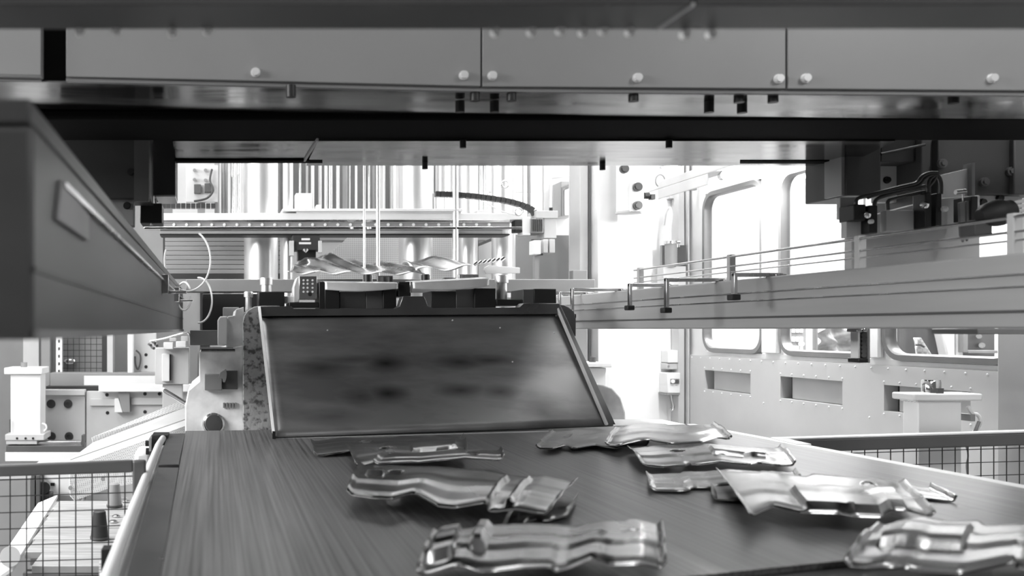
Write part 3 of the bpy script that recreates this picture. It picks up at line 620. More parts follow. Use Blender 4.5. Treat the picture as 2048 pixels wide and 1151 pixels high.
# ------------------------------------------------------------------ stamped steel scrap on the belt
def piecewise(kn):
    def f(x):
        for (x0, y0), (x1, y1) in zip(kn, kn[1:]):
            if x <= x1: return y0+(y1-y0)*(x-x0)/max(x1-x0, 1e-6)
        return kn[-1][1]
    return f
def scrap(lab, c, h, seed, feats=(), amp=.012, m='sheet', nu=48, nv=20, tilt=0.):
    amp *= .48
    nl, nr, fr, fl = [G(x, y) for x, y in c]; R = random.Random(seed)
    holes = [f[1:] for f in feats if f[0] == 'hole']; ribs = [f[1:] for f in feats if f[0] == 'rib']
    ku = piecewise([(0, R.uniform(-1,0)*amp)]+[(x+R.uniform(-.05,.05), R.uniform(-.4,1)*amp) for x in (.18,.36,.55,.74,.88)]+[(1, R.uniform(-1,0)*amp)])
    kv = piecewise([(0, -amp*.9), (.1, 0), (.34, amp*.2), (.40, amp*.8), (.62, amp*.8), (.68, amp*.1), (1, amp*R.uniform(-.3,.5))])
    near = piecewise([(0, R.uniform(0,.15))]+[(x+R.uniform(-.04,.04), R.choice((0, 0, .05, .1, .18))) for x in (.15,.27,.31,.5,.56,.72,.77,.9)]+[(1, R.uniform(0,.2))])
    far = piecewise([(0, 1-R.uniform(0,.2))]+[(x+R.uniform(-.04,.04), 1-R.choice((0, 0, .06, .12))) for x in (.2,.26,.5,.55,.8,.85)]+[(1, 1-R.uniform(0,.2))])
    def fn(u, v):
        vv = near(u)+(far(u)-near(u))*v
        p = nl.lerp(nr, u).lerp(fl.lerp(fr, u), vv)
        z = h+ku(u)+kv(v)+tilt*(u-.5)
        for (u0, u1, v0, v1, hh) in ribs:
            z += hh*max(0, min(1, min(u-u0, u1-u)/.012, min(v-v0, v1-v)/.04))
        if u < .03: z += .012*(1-u/.03)
        if u > .975: z += .016*(u-.975)/.025
        return Vector((p.x, p.y, 1.0+max(z, .003)))
    hole = (lambda u, v: any((u-a)**2/(ra*ra)+(v-b)**2/(rb*rb) < 1 for a, b, ra, rb in holes)) if holes else None
    o = link('stamped_sheet', MB().grid(fn, nu, nv, hole).mesh('stamped_sheet', M[m], 22, weld=True))
    s = o.modifiers.new('thickness', 'SOLIDIFY'); s.thickness = .0018; s.offset = 0
    return tag(o, lab, 'scrap', 'stamped sheets on the belt')
scrap('small dark stamped sheet at the foot of the chute, left', [(628,915),(915,898),(930,876),(620,886)], .014, 1, [('hole',.35,.6,.04,.14)], nu=40)
scrap('folded stamped sheet just in front of the chute lip, overlapping the leftmost one', [(712,952),(935,937),(932,893),(690,908)], .034, 2, [('hole',.3,.6,.05,.12),('rib',.5,.92,.3,.7,.008)], tilt=.01)
scrap('long stamped panel in mid belt with two raised bright ribs', [(690,1022),(1095,1072),(1165,990),(722,950)], .046, 3, [('rib',.69,.73,.12,.85,.016),('rib',.79,.83,.08,.85,.016),('hole',.2,.7,.035,.1),('rib',.06,.16,.55,.8,.012)], amp=.015, nu=70)
scrap('narrow stamped strip behind the ribbed panel in mid belt', [(745,958),(1010,950),(1002,928),(770,935)], .050, 4, [('hole',.75,.5,.04,.2)], amp=.008)
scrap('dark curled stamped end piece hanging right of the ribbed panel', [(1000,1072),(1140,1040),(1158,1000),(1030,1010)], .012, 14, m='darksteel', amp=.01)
scrap('large stamped sheet at the bottom edge nearest the viewer', [(830,1200),(1334,1178),(1325,1080),(868,1105)], .044, 5, [('rib',.02,.13,.15,.9,.02),('rib',.18,.25,.3,.95,.018),('hole',.72,.6,.02,.08),('hole',.85,.65,.04,.04)], amp=.018, nu=70)
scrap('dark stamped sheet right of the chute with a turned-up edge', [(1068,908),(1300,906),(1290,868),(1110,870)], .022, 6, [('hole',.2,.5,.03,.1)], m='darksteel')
scrap('bright stamped sheet with a curled dark end below the white end plate', [(1205,912),(1468,905),(1425,868),(1235,868)], .045, 7, amp=.014, tilt=.015)
scrap('bright stamped sheet lying across the right half of the belt', [(1285,948),(1595,948),(1560,908),(1250,905)], .030, 8, [('hole',.3,.6,.05,.12),('rib',.5,.85,.3,.7,.01)], amp=.014)
scrap('narrow stamped sheet under the bright sheets on the right half', [(1300,988),(1612,985),(1590,950),(1290,952)], .014, 9, amp=.012)
scrap('wide stamped panel with a long bulge on the right half of the belt', [(1498,1062),(1872,1066),(1800,985),(1430,965)], .036, 10, [('rib',.33,.9,.04,.5,.014),('hole',.8,.75,.03,.08)], nu=60, amp=.012)
scrap('dark stamped sheet under the wide bulged panel', [(1425,1008),(1700,1010),(1640,972),(1420,975)], .010, 11, m='darksteel', amp=.006)
scrap('large stamped sheet cut by the right picture edge', [(1680,1175),(2150,1205),(2150,1085),(1770,1072)], .044, 12, [('rib',.1,.5,.3,.8,.014)], amp=.02, nu=60)
scrap('stamped strip along the bottom edge, right of the nearest sheet', [(1150,1290),(1720,1290),(1730,1185),(1280,1188)], .022, 13, amp=.008)
scrap('thin stamped sheet lying beside the right belt flange', [(1690,995),(1920,1008),(1860,978),(1690,962)], .006, 15, amp=.004)
# ------------------------------------------------------------------ behind the press: axis beam, columns, guards
YB = 6.5
ax = T('linear_axis', 'long white linear axis beam with a row of bolts behind the die', 'beam', W(670, 470, YB))
P(ax, 'upper_beam', M['white'], MB().pbox(318, 426, 1048, 439, YB, YB+.25), .004)
P(ax, 'polished_rail', M['steel'], MB().pbox(300, 439, 1020, 444, YB-.01, YB+.05), .002)
P(ax, 'bolt_band', M['grey'], MB().pbox(300, 444, 1020, 454, YB, YB+.2), .002)
P(ax, 'polished_rail', M['chrome'], MB().pbox(288, 453, 1045, 458, YB-.02, YB+.04), .002)
P(ax, 'lower_profile', M['lightgrey'], MB().pbox(320, 460, 1005, 467, YB+.03, YB+.2), .002)
P(ax, 'slot_strip', M['black'], MB().pbox(320, 467, 1020, 470, YB+.02, YB+.2))
P(ax, 'top_plate', M['white'], MB().pbox(565, 417, 925, 422, YB-.02, YB+.2).pbox(593, 422, 922, 426, YB, YB+.2), .002)
for k in range(26): stud(ax, 'bolt', BOLT, W(348+k*25.2, 449, YB)).scale = (.8,)*3
for x, y in ((1010,368),(1037,423)):
    c = W(x, y, YB-.03); P(ax, 'eye_ring', M['chrome'], MB().tube([c+Vector((.024*math.cos(a*.3491), 0, .024*math.sin(a*.3491))) for a in range(18)], .006, 8, closed=True), smooth=80)
blkY = YB+.05
for x0, y0, x1, y1, lab in ((592,386,625,417,'white square block on the axis beam top plate'), (578,409,586,417,'tiny white block left of the white square block'), (633,409,642,417,'tiny white block right of the white square block'), (954,420,975,431,'flat pale block on the right end of the axis beam')):
    ONE('carriage_block', M['white'], MB().pbox(x0, y0, x1, y1, blkY-.04, blkY+.08), lab, 'block', 'blocks on the axis beam', .003)
t = T('drive_motor', 'ribbed grey motor at the right end of the axis beam', 'motor', W(1075, 468, YB))
P(t, 'housing', M['grey'], MB().pbox(1061, 436, 1088, 466, YB-.02, YB+.15), .006)
b = MB()
for k in range(6): b.pbox(1065+k*3.6, 438, 1067+k*3.6, 462, YB-.03, YB-.02)
P(t, 'cooling_rib', M['darkgrey'], b)
P(t, 'flange', M['white'], MB().pbox(1045, 433, 1061, 470, YB-.01, YB+.1), .003)
P(t, 'coupling', M['black'], MB().pbox(1030, 440, 1046, 464, YB-.005, YB+.08), .004)
P(t, 'top_cover', M['lightgrey'], MB().pbox(1072, 421, 1116, 436, YB-.02, YB+.15), .003)
P(t, 'side_box', M['lightgrey'], MB().pbox(1088, 436, 1113, 476, YB-.01, YB+.15), .003)
P(t, 'cap_knob', M['black'], MB().cyl(W(1102,421,YB), W(1102,415,YB), .012))
# cable chain of single links
def chain(lab, pts, Y):
    t = T('cable_chain', lab, 'cable chain', W(*pts[len(pts)//2], Y), 'cable chains')
    cp = curve([W(x, y, Y) for x, y in pts], 6); L = [0]
    for i in range(1, len(cp)): L.append(L[-1]+(cp[i]-cp[i-1]).length)
    n = int(L[-1]/.034)
    for k in range(n):
        s0 = L[-1]*k/n; s1 = L[-1]*(k+1)/n-.004
        def at(s):
            for i in range(1, len(cp)):
                if L[i] >= s: return cp[i-1].lerp(cp[i], (s-L[i-1])/max(L[i]-L[i-1], 1e-6))
            return cp[-1]
        a, b = at(s0), at(s1); d = (b-a).normalized(); w = Vector((-d.z, 0, d.x))*.017
        P(t, 'link', M['charcoal'], MB().extr([a-w, b-w, b+w, a+w], (0, .05, 0)))
chain('dark cable chain lying straight at the left of the axis beam', [(322,411),(370,411),(432,411)], YB+.02)
chain('dark cable chain curving down to the motor at the right', [(872,387),(905,388),(955,392),(1010,400),(1048,410),(1068,420),(1073,430)], YB+.02)
ONE('loose_cable', M['white'], MB().tube(curve([W(968,405,YB-.02), W(975,407,YB-.02), W(1000,421,YB-.02), W(1035,431,YB-.02)]), .004), 'thin white cable under the curved chain', 'cable')
# polished columns
for i, (x0, x1, Y, lab, yb) in enumerate(((488,556,6.9,'thick polished column left of the middle, brightest of all',560),(566,586,6.75,'slim polished column right of the thick left one',520),(726,731,6.2,'thin bright rod, left one of the pair before the middle column',480),(752,760,6.3,'thin bright rod, right one of the pair before the middle column',480),(798,864,6.9,'thick polished column behind the centre of the die',550),(905,917,6.5,'slim polished rod left of the pale column',545),(918,955,6.95,'pale polished column between rod and motor',540),(984,1030,6.95,'polished column behind the curved cable chain',540))):
    p = W((x0+x1)/2, yb, Y); r = (x1-x0)/2*Y/F; t = T('polished_column', lab, 'column', (p.x, Y, 0), 'polished columns behind the die')
    P(t, 'shaft', M['column'], MB().cyl((p.x, Y, .9), (p.x, Y, 3.4), r, n=28))
    P(t, 'socket', M['darkgrey'], MB().cyl((p.x, Y, 0), (p.x, Y, .9), r*1.25, n=28))
# banks of slim upright tubes
def bank(lab, xs, Y, yb):
    t = T('tube_bank', lab, 'tubes', W(sum(xs)/len(xs), yb, Y), 'upright tube banks')
    R = random.Random(len(xs)+int(xs[0]))
    for x in xs:
        r = R.choice((.006, .009, .014, .02)); p = W(x, yb, Y+R.uniform(-.05, .05))
        P(t, 'tube', M[R.choice(('column', 'column', 'grey2', 'grey', 'darkgrey', 'chrome'))], MB().cyl(p, (p.x, p.y, 3.6), r, n=10))
    P(t, 'manifold_bar', M['grey'], MB().box(W(min(xs)-4,yb,Y).x, W(max(xs)+4,yb,Y).x, Y-.08, Y+.08, W(xs[0],yb,Y).z-.05, W(xs[0],yb,Y).z), .004)
    P(t, 'foot', M['grey'], MB().box(W(sum(xs)/len(xs),yb,Y).x-.03, W(sum(xs)/len(xs),yb,Y).x+.03, Y-.03, Y+.03, 0, W(xs[0],yb,Y).z-.05))
bank('bank of slim upright tubes between the thick left column and the middle column', [600,614,625,640,652,661,676,690,699,712,738,746,768,776,786], 7.5, 470)
bank('bank of slim upright tubes right of the centre column', [872,880,893,899,962,972,1046,1058], 7.5, 470)
bank('bank of slim upright tubes left of the thick left column', [434,446,452,466,478], 7.5, 470)
t = T('valve_board', 'pale board with round valves and a dark block right of the left box', 'board', W(400, 400, 7.3))
P(t, 'board_plate', M['lightgrey'], MB().pbox(372, 330, 436, 404, 7.3, 7.33), .003)
P(t, 'dark_block', M['darkgrey'], MB().pbox(388, 368, 402, 386, 7.26, 7.3).pbox(409, 366, 422, 384, 7.26, 7.3), .003)
for x, y in ((389,340),(411,340),(389,359),(411,360)): P(t, 'valve', M['grey'], MB().cyl(W(x,y,7.3), W(x,y,7.26), .013, n=14))
P(t, 'cable', M['charcoal'], MB().tube(curve([W(424,338,7.27), W(420,360,7.26), W(426,380,7.25), W(414,396,7.26), W(388,402,7.27)]), .008))
P(t, 'stand', M['grey'], MB().pbox(395, 404, 410, 1036, 7.33, 7.38))
# back panels
YP = 8.93
def pan(nm, lab, rect, m, Y=YP, d=.05, cat='panel', group='panels behind the press', bev=.004):
    if Y > 8.8: rect = [q for q in rect]; d = 8.995-Y
    return ONE(nm, M[m], MB().pbox(*rect, Y, Y+d), lab, cat, group, bev)
pan('back_panel', 'pale back panel between the left box and the thick left column', (345,200,488,470), 'lightgrey')
pan('back_panel', 'wide grey back panel left of the middle column', (562,200,752,470), 'darkgrey')
pan('back_panel', 'pale back panel behind the centre column', (754,200,868,470), 'grey2')
pan('back_panel', 'grey back panel between the middle column and the right columns', (870,200,958,384), 'grey')
pan('back_panel', 'grey back panel right of the rightmost polished column', (960,200,1086,384), 'grey2')
pan('back_panel', 'pale low panel behind the curved cable chain', (868,385,1090,470), 'lightgrey', YP-.07)
pan('back_panel', 'tall white panel right of the motor', (1088,200,1165,1018), 'white', 7.6)
t = T('wall_cabinet', 'pale wall cabinet with a framed door right of the motor', 'cabinet', W(1140, 430, 7.4))
P(t, 'cabinet_body', M['lightgrey'], MB().pbox(1122, 362, 1150, 432, 7.42, 7.6), .004)
P(t, 'door_frame', M['grey'], MB().prism([(1124,432),(1124,374),(1148,364),(1148,368),(1127,377),(1127,432)], 7.40, 7.42))
P(t, 'door', M['white'], MB().prism([(1129,430),(1129,380),(1148,372),(1148,430)], 7.405, 7.42), .002)
P(t, 'pipe', M['white'], MB().tube([W(1100,420,7.4), W(1101,356,7.4), W(1152,350,7.4)], .012))
# perforated guard sheets
YG = 7.2
def guard(lab, poly, m='perforated_fine', Y=YG, nm='guard_sheet', d=.02, cat='guard', group='guard sheets behind the die'):
    return ONE(nm, M[m], MB().prism(poly, Y, Y+d), lab, cat, group)
guard('large pale perforated guard sheet behind the middle of the die', [(640,548),(668,500),(700,470),(800,470),(800,1040),(640,1040)])
guard('pale perforated guard sheet right of the centre column', [(865,470),(912,470),(912,1040),(865,1040)])
guard('dark tilted sheet between the perforated guards', [(912,505),(985,475),(985,1035),(912,1035)], 'darkgrey', YG+.06)
guard('narrow perforated guard sheet at the right', [(958,492),(988,480),(988,1040),(958,1040)], Y=YG-.05)
guard('white upright strip right of the perforated guards', [(990,472),(1011,472),(1011,1040),(990,1040)], 'white', YG-.04, 'guard_post')
guard('wide dark board behind the rail at the right of the die', [(1012,470),(1160,470),(1160,1030),(1012,1030)], 'grey', YG+.1, 'guard_board')
# ribbed board on the left
t = T('slatted_board', 'grey board of horizontal slats behind the left hose loops', 'board', W(475, 560, 7.0))
for k in range(8): P(t, 'slat', M['grey'], MB().pbox(330, 474+k*9.2, 560, 482.4+k*9.2, 7.0, 7.03), .003)
P(t, 'frame', M['charcoal'], MB().pbox(326, 470, 560, 548, 7.032, 7.06).pbox(326, 547, 560, 557, 6.98, 7.03).pbox(400, 557, 420, 1045, 7.04, 7.1))
ONE('cross_beam', M['grey'], MB().pbox(372, 558, 1190, 583, 6.2, 6.4), 'pale cross beam with a bright lower edge behind the die', 'beam', bev=.004)
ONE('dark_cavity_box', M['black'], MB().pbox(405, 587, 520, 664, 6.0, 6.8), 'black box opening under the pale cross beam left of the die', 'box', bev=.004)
ONE('dark_plinth', M['darkgrey'], MB().pbox(380, 660, 450, 690, 5.7, 6.0), 'dark plinth left of the die under the black opening', 'plinth', bev=.004)
ONE('grey_cabinet_top', M['grey'], MB().pbox(446, 614, 478, 640, 5.7, 5.9), 'small grey housing above the white post left of the die', 'housing', bev=.004)
# dark gripper head hanging from the axis
t = T('gripper_head', 'dark gripper head with pale posts hanging below the axis beam', 'gripper', W(615, 510, YB))
P(t, 'head_block', M['charcoal'], MB().pbox(585, 470, 640, 500, YB, YB+.15), .004)
P(t, 'lower_block', M['black'], MB().pbox(596, 500, 632, 520, YB+.02, YB+.12), .004)
P(t, 'pale_post', M['lightgrey'], MB().pbox(579, 481, 588, 511, YB-.02, YB+.02), .002)
P(t, 'pale_post', M['lightgrey'], MB().pbox(637, 481, 644, 505, YB-.02, YB+.02), .002)
P(t, 'label_plate', M['white'], MB().pbox(603, 476, 620, 480, YB-.003, YB).pbox(598, 484, 622, 488, YB-.003, YB))
P(t, 'nozzle', M['chrome'], MB().lathe(W(611,498,YB-.02), [(.012,0),(.02,.01),(.012,.02),(.004,.03)], 14, (0,-.6,-.8)))
# bright workpiece blank being carried
def blank(u, v):
    px = 575+275*u+35*v*(1-u); py = 550-34*v-20*math.exp(-((u-.28)/.2)**2)*v
    p = W(px, py, 5.9); p.y += .55*v; p.z += .05*abs(((u*4.3+v*1.7) % 1)-.5)-.02*v*abs(((u*2.6+.3) % 1)-.5); return p
shell('steel_blank', 'bright wavy steel blank carried behind the die', blank, 60, 16, 'steel', 'panel')
def blank2(u, v):
    px = 832+110*u; py = 540-30*v-6*u; p = W(px, py, 5.75); p.y += .4*v; p.z += .015*math.sin(u*8+v*3); return p
shell('steel_blank', 'small bright steel sheet behind the centre block of the die', blank2, 20, 8, 'steel', 'panel')
t = T('hinge_chain', 'row of small chrome hinge links behind the tall chrome pin', 'hinge', W(1000, 545, 5.9))
for k in range(7): P(t, 'hinge_link', M['chrome'], MB().cyl(W(948+k*9,529-k*1.5,5.9), W(954+k*9,524-k*1.5,5.9), .012, n=10))
P(t, 'end_plate', M['white'], MB().prism([(968,540),(970,534),(978,530),(1040,535),(1040,546),(972,547)], 5.88, 5.9), .002)
t = T('sensor_box', 'small white sensor box on a post right of the motor', 'sensor', W(1075, 510, 6.3))
P(t, 'case', M['white'], MB().pbox(1068, 480, 1082, 508, 6.3, 6.4), .003)
P(t, 'back_plate', M['charcoal'], MB().pbox(1064, 478, 1086, 510, 6.4, 6.42))
P(t, 'post', M['grey'], MB().pbox(1070, 508, 1078, 620, 6.41, 6.46))
for x0, x1, lab in ((1087,1096,'pale grey valve right of the sensor box'), (1099,1110,'grey valve, right one beside the sensor box')):
    ONE('valve_unit', M['lightgrey'], MB().pbox(x0, 478, x1, 505, 6.35, 6.45), lab, 'valve', 'valves beside the sensor box', .003)
# right press column
t = T('press_column', 'white press column right of the die with a dark gap strip', 'column', W(1200, 700, 6.6))
P(t, 'column_body', M['white'], MB().pbox(1196, 200, 1236, 1100, 6.6, 6.95), .004)
P(t, 'gap_strip', M['black'], MB().pbox(1190.5, 200, 1194.5, 1100, 6.68, 6.72))
P(t, 'side_profile', M['lightgrey'], MB().pbox(1160, 200, 1176, 1100, 6.7, 6.9).pbox(1178, 200, 1189, 1100, 6.74, 6.9), .004)
t = T('cylinder_unit', 'white vertical unit with dark bolts and a black plug on the press column', 'cylinder', W(1260, 425, 6.4))
P(t, 'barrel', M['white'], MB().cyl(W(1257,425,6.5), W(1257,200,6.5), .078, n=24))
P(t, 'end_cap', M['lightgrey'], MB().cyl(W(1257,427,6.5), W(1257,423,6.5), .083, n=24))
P(t, 'flange_plate', M['white'], MB().pbox(1262, 365, 1288, 422, 6.40, 6.45), .003)
DB = MB().cyl((0,0,0), (0,-.02,0), .03, n=20).cyl((0,-.02,0), (0,-.028,0), .022, n=6).mesh('large_bolt', M['darkgrey'], 40)
for x, y, Y in ((1247,338,6.41),(1274,374,6.40),(1274,411,6.40)): stud(t, 'large_bolt', DB, W(x, y, Y))
P(t, 'plug', M['black'], MB().cyl(W(1288,391,6.43), W(1298,391,6.43), .022).cyl(W(1298,393,6.43), W(1306,393,6.43), .016).pbox(1302, 388, 1311, 398, 6.41, 6.45), .002)
# items on the white wall panel
YW = 7.10
t = T('fluorescent_lamp', 'bright tube lamp in a long pale housing on the right wall', 'lamp', (3.35, 6.3, 2.45))
P(t, 'housing', M['lightgrey'], MB().box(3.24, 3.36, 4.9, 6.95, 2.475, 2.53).box(3.24, 3.25, 6.25, 6.95, 2.40, 2.475), .004)
P(t, 'tube', M['lamp'], MB().cyl((3.30, 5.45, 2.447), (3.30, 6.15, 2.447), .024, n=14))
P(t, 'tube_cap', M['steel'], MB().cyl((3.30, 6.15, 2.447), (3.30, 6.19, 2.447), .027).cyl((3.30, 5.41, 2.447), (3.30, 5.45, 2.447), .027))
P(t, 'wall_bracket', M['grey'], MB().box(3.30, 3.50, 6.9, 6.93, 2.46, 2.50))
P(t, 'cable', M['white'], MB().tube(curve([Vector((3.24,6.95,2.48)), Vector((3.17,7.0,2.45)), Vector((3.11,7.06,2.37)), Vector((3.10,7.11,2.33))]), .008))
pl2 = bpy.data.lights.new('tube_light', 'AREA'); pl2.shape = 'RECTANGLE'; pl2.size = .05; pl2.size_y = .7; pl2.energy = 18
po = bpy.data.objects.new('tube_light', pl2); COL.objects.link(po); po.parent = t; po.matrix_parent_inverse = Matrix.Translation(-t.location); po.location = (3.30, 5.8, 2.418)
t = T('spot_lamp', 'bright round lamp under the ram plate near the far corner', 'lamp', W(1340, 330, 6.75))
P(t, 'lamp_can', M['steel'], MB().lathe(W(1340,318,6.9), [(.05,0),(.07,-.02),(.075,-.06),(.07,-.06),(.0,-.03)], 20), smooth=30)
P(t, 'bulb', M['lamp'], MB().lathe(W(1340,322,6.9), [(.005,-.0),(.05,-.02),(.055,-.045),(.03,-.07),(.003,-.075)], 18), smooth=80)
P(t, 'stem', M['grey'], MB().cyl(W(1340,318,6.9), (W(1340,318,6.9).x, 6.9, 4.9), .012))
t = T('cable_hook', 'looped grey wire on a round stud on the white wall', 'hook', W(1330, 350, YW))
P(t, 'loop', M['grey'], MB().tube([W(1318,362,YW)+Vector((.035*math.cos(a*.3), -.02, .045*math.sin(a*.3))) for a in range(21)], .006, closed=True), smooth=80)
P(t, 'stud', M['darkgrey'], MB().cyl(W(1322,365,YW), W(1322,365,YW-.04), .012))
t = T('wall_socket', 'pale square wall box below the lamp housing', 'box', W(1350, 397, YW))
P(t, 'cover', M['lightgrey'], MB().pbox(1339, 375, 1362, 397, YW, 7.15), .003)
for x in (1343, 1357): P(t, 'screw', M['grey'], MB().cyl(W(x,384,YW), W(x,384,YW-.006), .007, n=10))
t = T('air_cylinder', 'upright grey air cylinder with bright fittings on the far wall', 'cylinder', W(1342, 530, 6.9))
P(t, 'barrel', M['grey'], MB().cyl(W(1342,530,6.95), W(1342,488,6.95), .042, n=20))
P(t, 'head', M['steel'], MB().cyl(W(1342,488,6.95), W(1342,482,6.95), .047, n=20), .002)
P(t, 'fitting', M['chrome'], MB().cyl(W(1350,485,6.93), W(1358,485,6.93), .018).cyl(W(1356,488,6.93), W(1356,494,6.93), .012))
P(t, 'pipe', M['white'], MB().tube(curve([W(1341,482,6.95), W(1341,455,6.95), W(1344,430,6.98), W(1340,415,7.02), W(1332,425,7.05), W(1328,450,7.08)]), .008))
P(t, 'side_plate', M['darkgrey'], MB().pbox(1352, 490, 1372, 532, 6.99, 7.02))
P(t, 'back_plate', M['grey'], MB().pbox(1324, 490, 1336, 530, 7.0, 7.03))
P(t, 'mount', M['lightgrey'], MB().pbox(1327, 532, 1372, 575, 6.95, 7.05), .003)
t = T('control_station', 'white wall control box with two round buttons and a hanging hook', 'control box', W(1349, 790, YW))
P(t, 'upper_case', M['white'], MB().pbox(1336, 700, 1363, 725, YW-.06, 7.15), .005)
P(t, 'shelf', M['lightgrey'], MB().pbox(1334, 726, 1363, 738, YW-.05, 7.15), .004)
P(t, 'case', M['white'], MB().pbox(1335, 745, 1361, 786, YW-.08, 7.15), .006)
P(t, 'button_plate', M['grey'], MB().pbox(1341, 757, 1359, 767, YW-.084, YW-.08))
P(t, 'button', M['white'], MB().cyl(W(1346,762,YW-.084), W(1346,762,YW-.098), .014, n=16))
P(t, 'button', M['darkgrey'], MB().cyl(W(1354,762,YW-.084), W(1354,762,YW-.098), .014, n=16))
P(t, 'base_rim', M['grey'], MB().pbox(1333, 786, 1360, 789, YW-.08, 7.15))
P(t, 'hook', M['steel'], MB().tube(curve([W(1344,790,YW-.05), W(1345,800,YW-.05), W(1348,812,YW-.05), W(1344,820,YW-.05), W(1341,815,YW-.05)]), .008))
P(t, 'indicator', M['grey'], MB().cyl(W(1337,732,YW-.05), W(1337,732,YW-.056), .008, n=12))
t = T('pedestal', 'white pedestal with a small dark pin behind the chute at the right', 'pedestal', W(1190, 860, 6.2), 'capped pedestals')
P(t, 'column', M['white'], MB().pbox(1150, 735, 1213, 1100, 6.22, 6.45), .006)
P(t, 'cap', M['white'], MB().pbox(1140, 725, 1224, 734, 6.18, 6.5), .005)
P(t, 'pin', M['darkgrey'], MB().cyl(W(1185,725,6.3), W(1185,714,6.3), .022, n=16))
ONE('grey_door_edge', M['grey'], MB().pbox(1146, 540, 1174, 1076, 6.52, 6.59), 'grey upright plate behind the right edge of the chute', 'plate', bev=.003)
# ------------------------------------------------------------------ right side: pedestal, pillar, fences
def pedestal(lab, x0, xm, x1, ytop, ycap, ybot, Y, d):
    t = T('pedestal', lab, 'pedestal', (W((xm+x1)/2, ytop, Y).x, Y+d/2, 0), 'capped pedestals')
    a, b = W(xm, ytop, Y), W(x1, ycap, Y); zt, zc = a.z, b.z
    P(t, 'column', M['white'], MB().box(a.x+.02, b.x-.075, Y+.02, Y+d-.02, 0, zc), .004)
    P(t, 'cap', M['white'], MB().box(a.x-.015, b.x, Y, Y+d, zc, zt), .006)
    c = ((a.x+b.x)/2-.03, Y+d*.5)
    return t, c, zt, a, b
t, c, zt, a, b = pedestal('tall white pedestal with a chrome pin on its cap by the right fence', 1798, 1834, 1966, 787, 801, 960, 4.0, .13)
P(t, 'pin', M['chrome'], MB().lathe((c[0], c[1], zt), [(.036,0),(.036,.05),(.033,.056),(.001,.056)], 24))
P(t, 'pin_flat', M['darkgrey'], MB().box(c[0]-.005, c[0]+.022, c[1]-.042, c[1]-.034, zt, zt+.022))
P(t, 'weld_bead', M['steel'], MB().tube([Vector((a.x+.018, 4.0+.02+k*.009, zt-.034+.003*(k % 2))) for k in range(12)], .005, 6))
P(t, 'handle', M['white'], MB().tube(curve([W(1936,812,4.05), W(1945,826,4.05), W(1955,829,4.05), W(1960,840,4.05), W(1955,855,4.05), W(1944,868,4.05)]), .008), label='bent white handle')
P(t, 'handle_grip', M['grey'], MB().tube([W(1958,842,4.04), W(1950,862,4.04)], .007))
P(t, 'switch', M['grey'], MB().pbox(1941, 828, 1951, 842, 4.03, 4.10), .002)
P(t, 'cable', M['grey'], MB().tube(curve([W(1932,890,4.015), W(1936,910,4.015), W(1933,930,4.015), W(1936,960,4.015)]), .003))
STRUCT('trim_4', M['grey2'], MB().box(W(1995,700,4.15).x, W(1995,700,4.15).x+.12, 3.95, 4.15, 0, 1.72), 'grey upright pillar at the right picture edge', 'pillar', .004)
ONE('rail_foot_bar', M['grey'], MB().pbox(1955, 657, 2100, 668, 3.1, 3.3), 'short grey bar under the right rail at the picture edge', 'bar', bev=.003)
def fence(lab, p0, p1, zt0, zt1, th, gap, end_post, ztop_wire=None, lip=False, nrow=14):
    p0, p1 = Vector(p0), Vector(p1); d = (p1-p0); L = d.length; d.normalize()
    t = T('mesh_fence', lab, 'fence', ((p0.x+p1.x)/2, p0.y, 0), 'grey mesh fences')
    up = Vector((0,0,1)); n = Vector((-d.y, d.x, 0))
    a0, a1 = Vector((p0.x, p0.y, zt0)), Vector((p1.x, p1.y, zt1))-d*.039
    P(t, 'top_rail', M['fence'], MB().hexa([a0, a0+n*.035, a0+n*.035-up*th, a0-up*th], [a1, a1+n*.035, a1+n*.035-up*th, a1-up*th]), .006)
    if lip: P(t, 'top_lip', M['white'], MB().hexa([a0+up*.001, a0+n*.05+up*.001, a0+n*.05+up*.007, a0+up*.007], [a1+up*.001, a1+n*.05+up*.001, a1+n*.05+up*.007, a1+up*.007]))
    for e in end_post:
        q = (p0 if e == 0 else p1); zz = zt0 if e == 0 else zt1; dd = d if e == 0 else -d
        P(t, 'post', M['fence'], MB().hexa([Vector((q.x,q.y,0)), Vector((q.x,q.y,0))+dd*.04, Vector((q.x,q.y,0))+dd*.04+n*.035, Vector((q.x,q.y,0))+n*.035], [Vector((q.x,q.y,zz)), Vector((q.x,q.y,zz))+dd*.04, Vector((q.x,q.y,zz))+dd*.04+n*.035, Vector((q.x,q.y,zz))+n*.035]), .006)
    k = 0; nv = int(L/gap)
    for i in range(nv):
        s = gap*(i+.8); q = p0+d*s; z = zt0+(zt1-zt0)*s/L-th+.004
        if s > L-.03: continue
        P(t, 'wire', M['wire'], MB().cyl(Vector((q.x, q.y, .1))+n*.015, Vector((q.x, q.y, z))+n*.015, .0022, n=6))
    for j in range(nrow):
        zz0 = zt0-th-.012-j*gap; zz1 = zt1-th-.012-j*gap
        P(t, 'wire', M['wire'], MB().cyl(Vector((p0.x, p0.y, zz0))+n*.0195, Vector((p1.x, p1.y, zz1))+n*.0195, .0019, n=6))
    return t
YF = 2.9
l0, l1 = W(-140, 934, YF), W(291, 921, YF)
fence('grey mesh fence panel left of the belt, rounded corner and square wires', (l0.x, YF, 0), (l1.x, YF, 0), l0.z, l1.z, .036, .0503, (1,))
r0, r1 = W(1552, 880, 3.87), W(2160, 862, 4.02-.10)
fence('grey mesh fence with a white top lip right of the belt', (2.295, 3.87, 0), (r1.x, 3.92, 0), W(1552,880,3.87).z, W(2160,862,3.92).z, .052, .0548, (1,), lip=True)
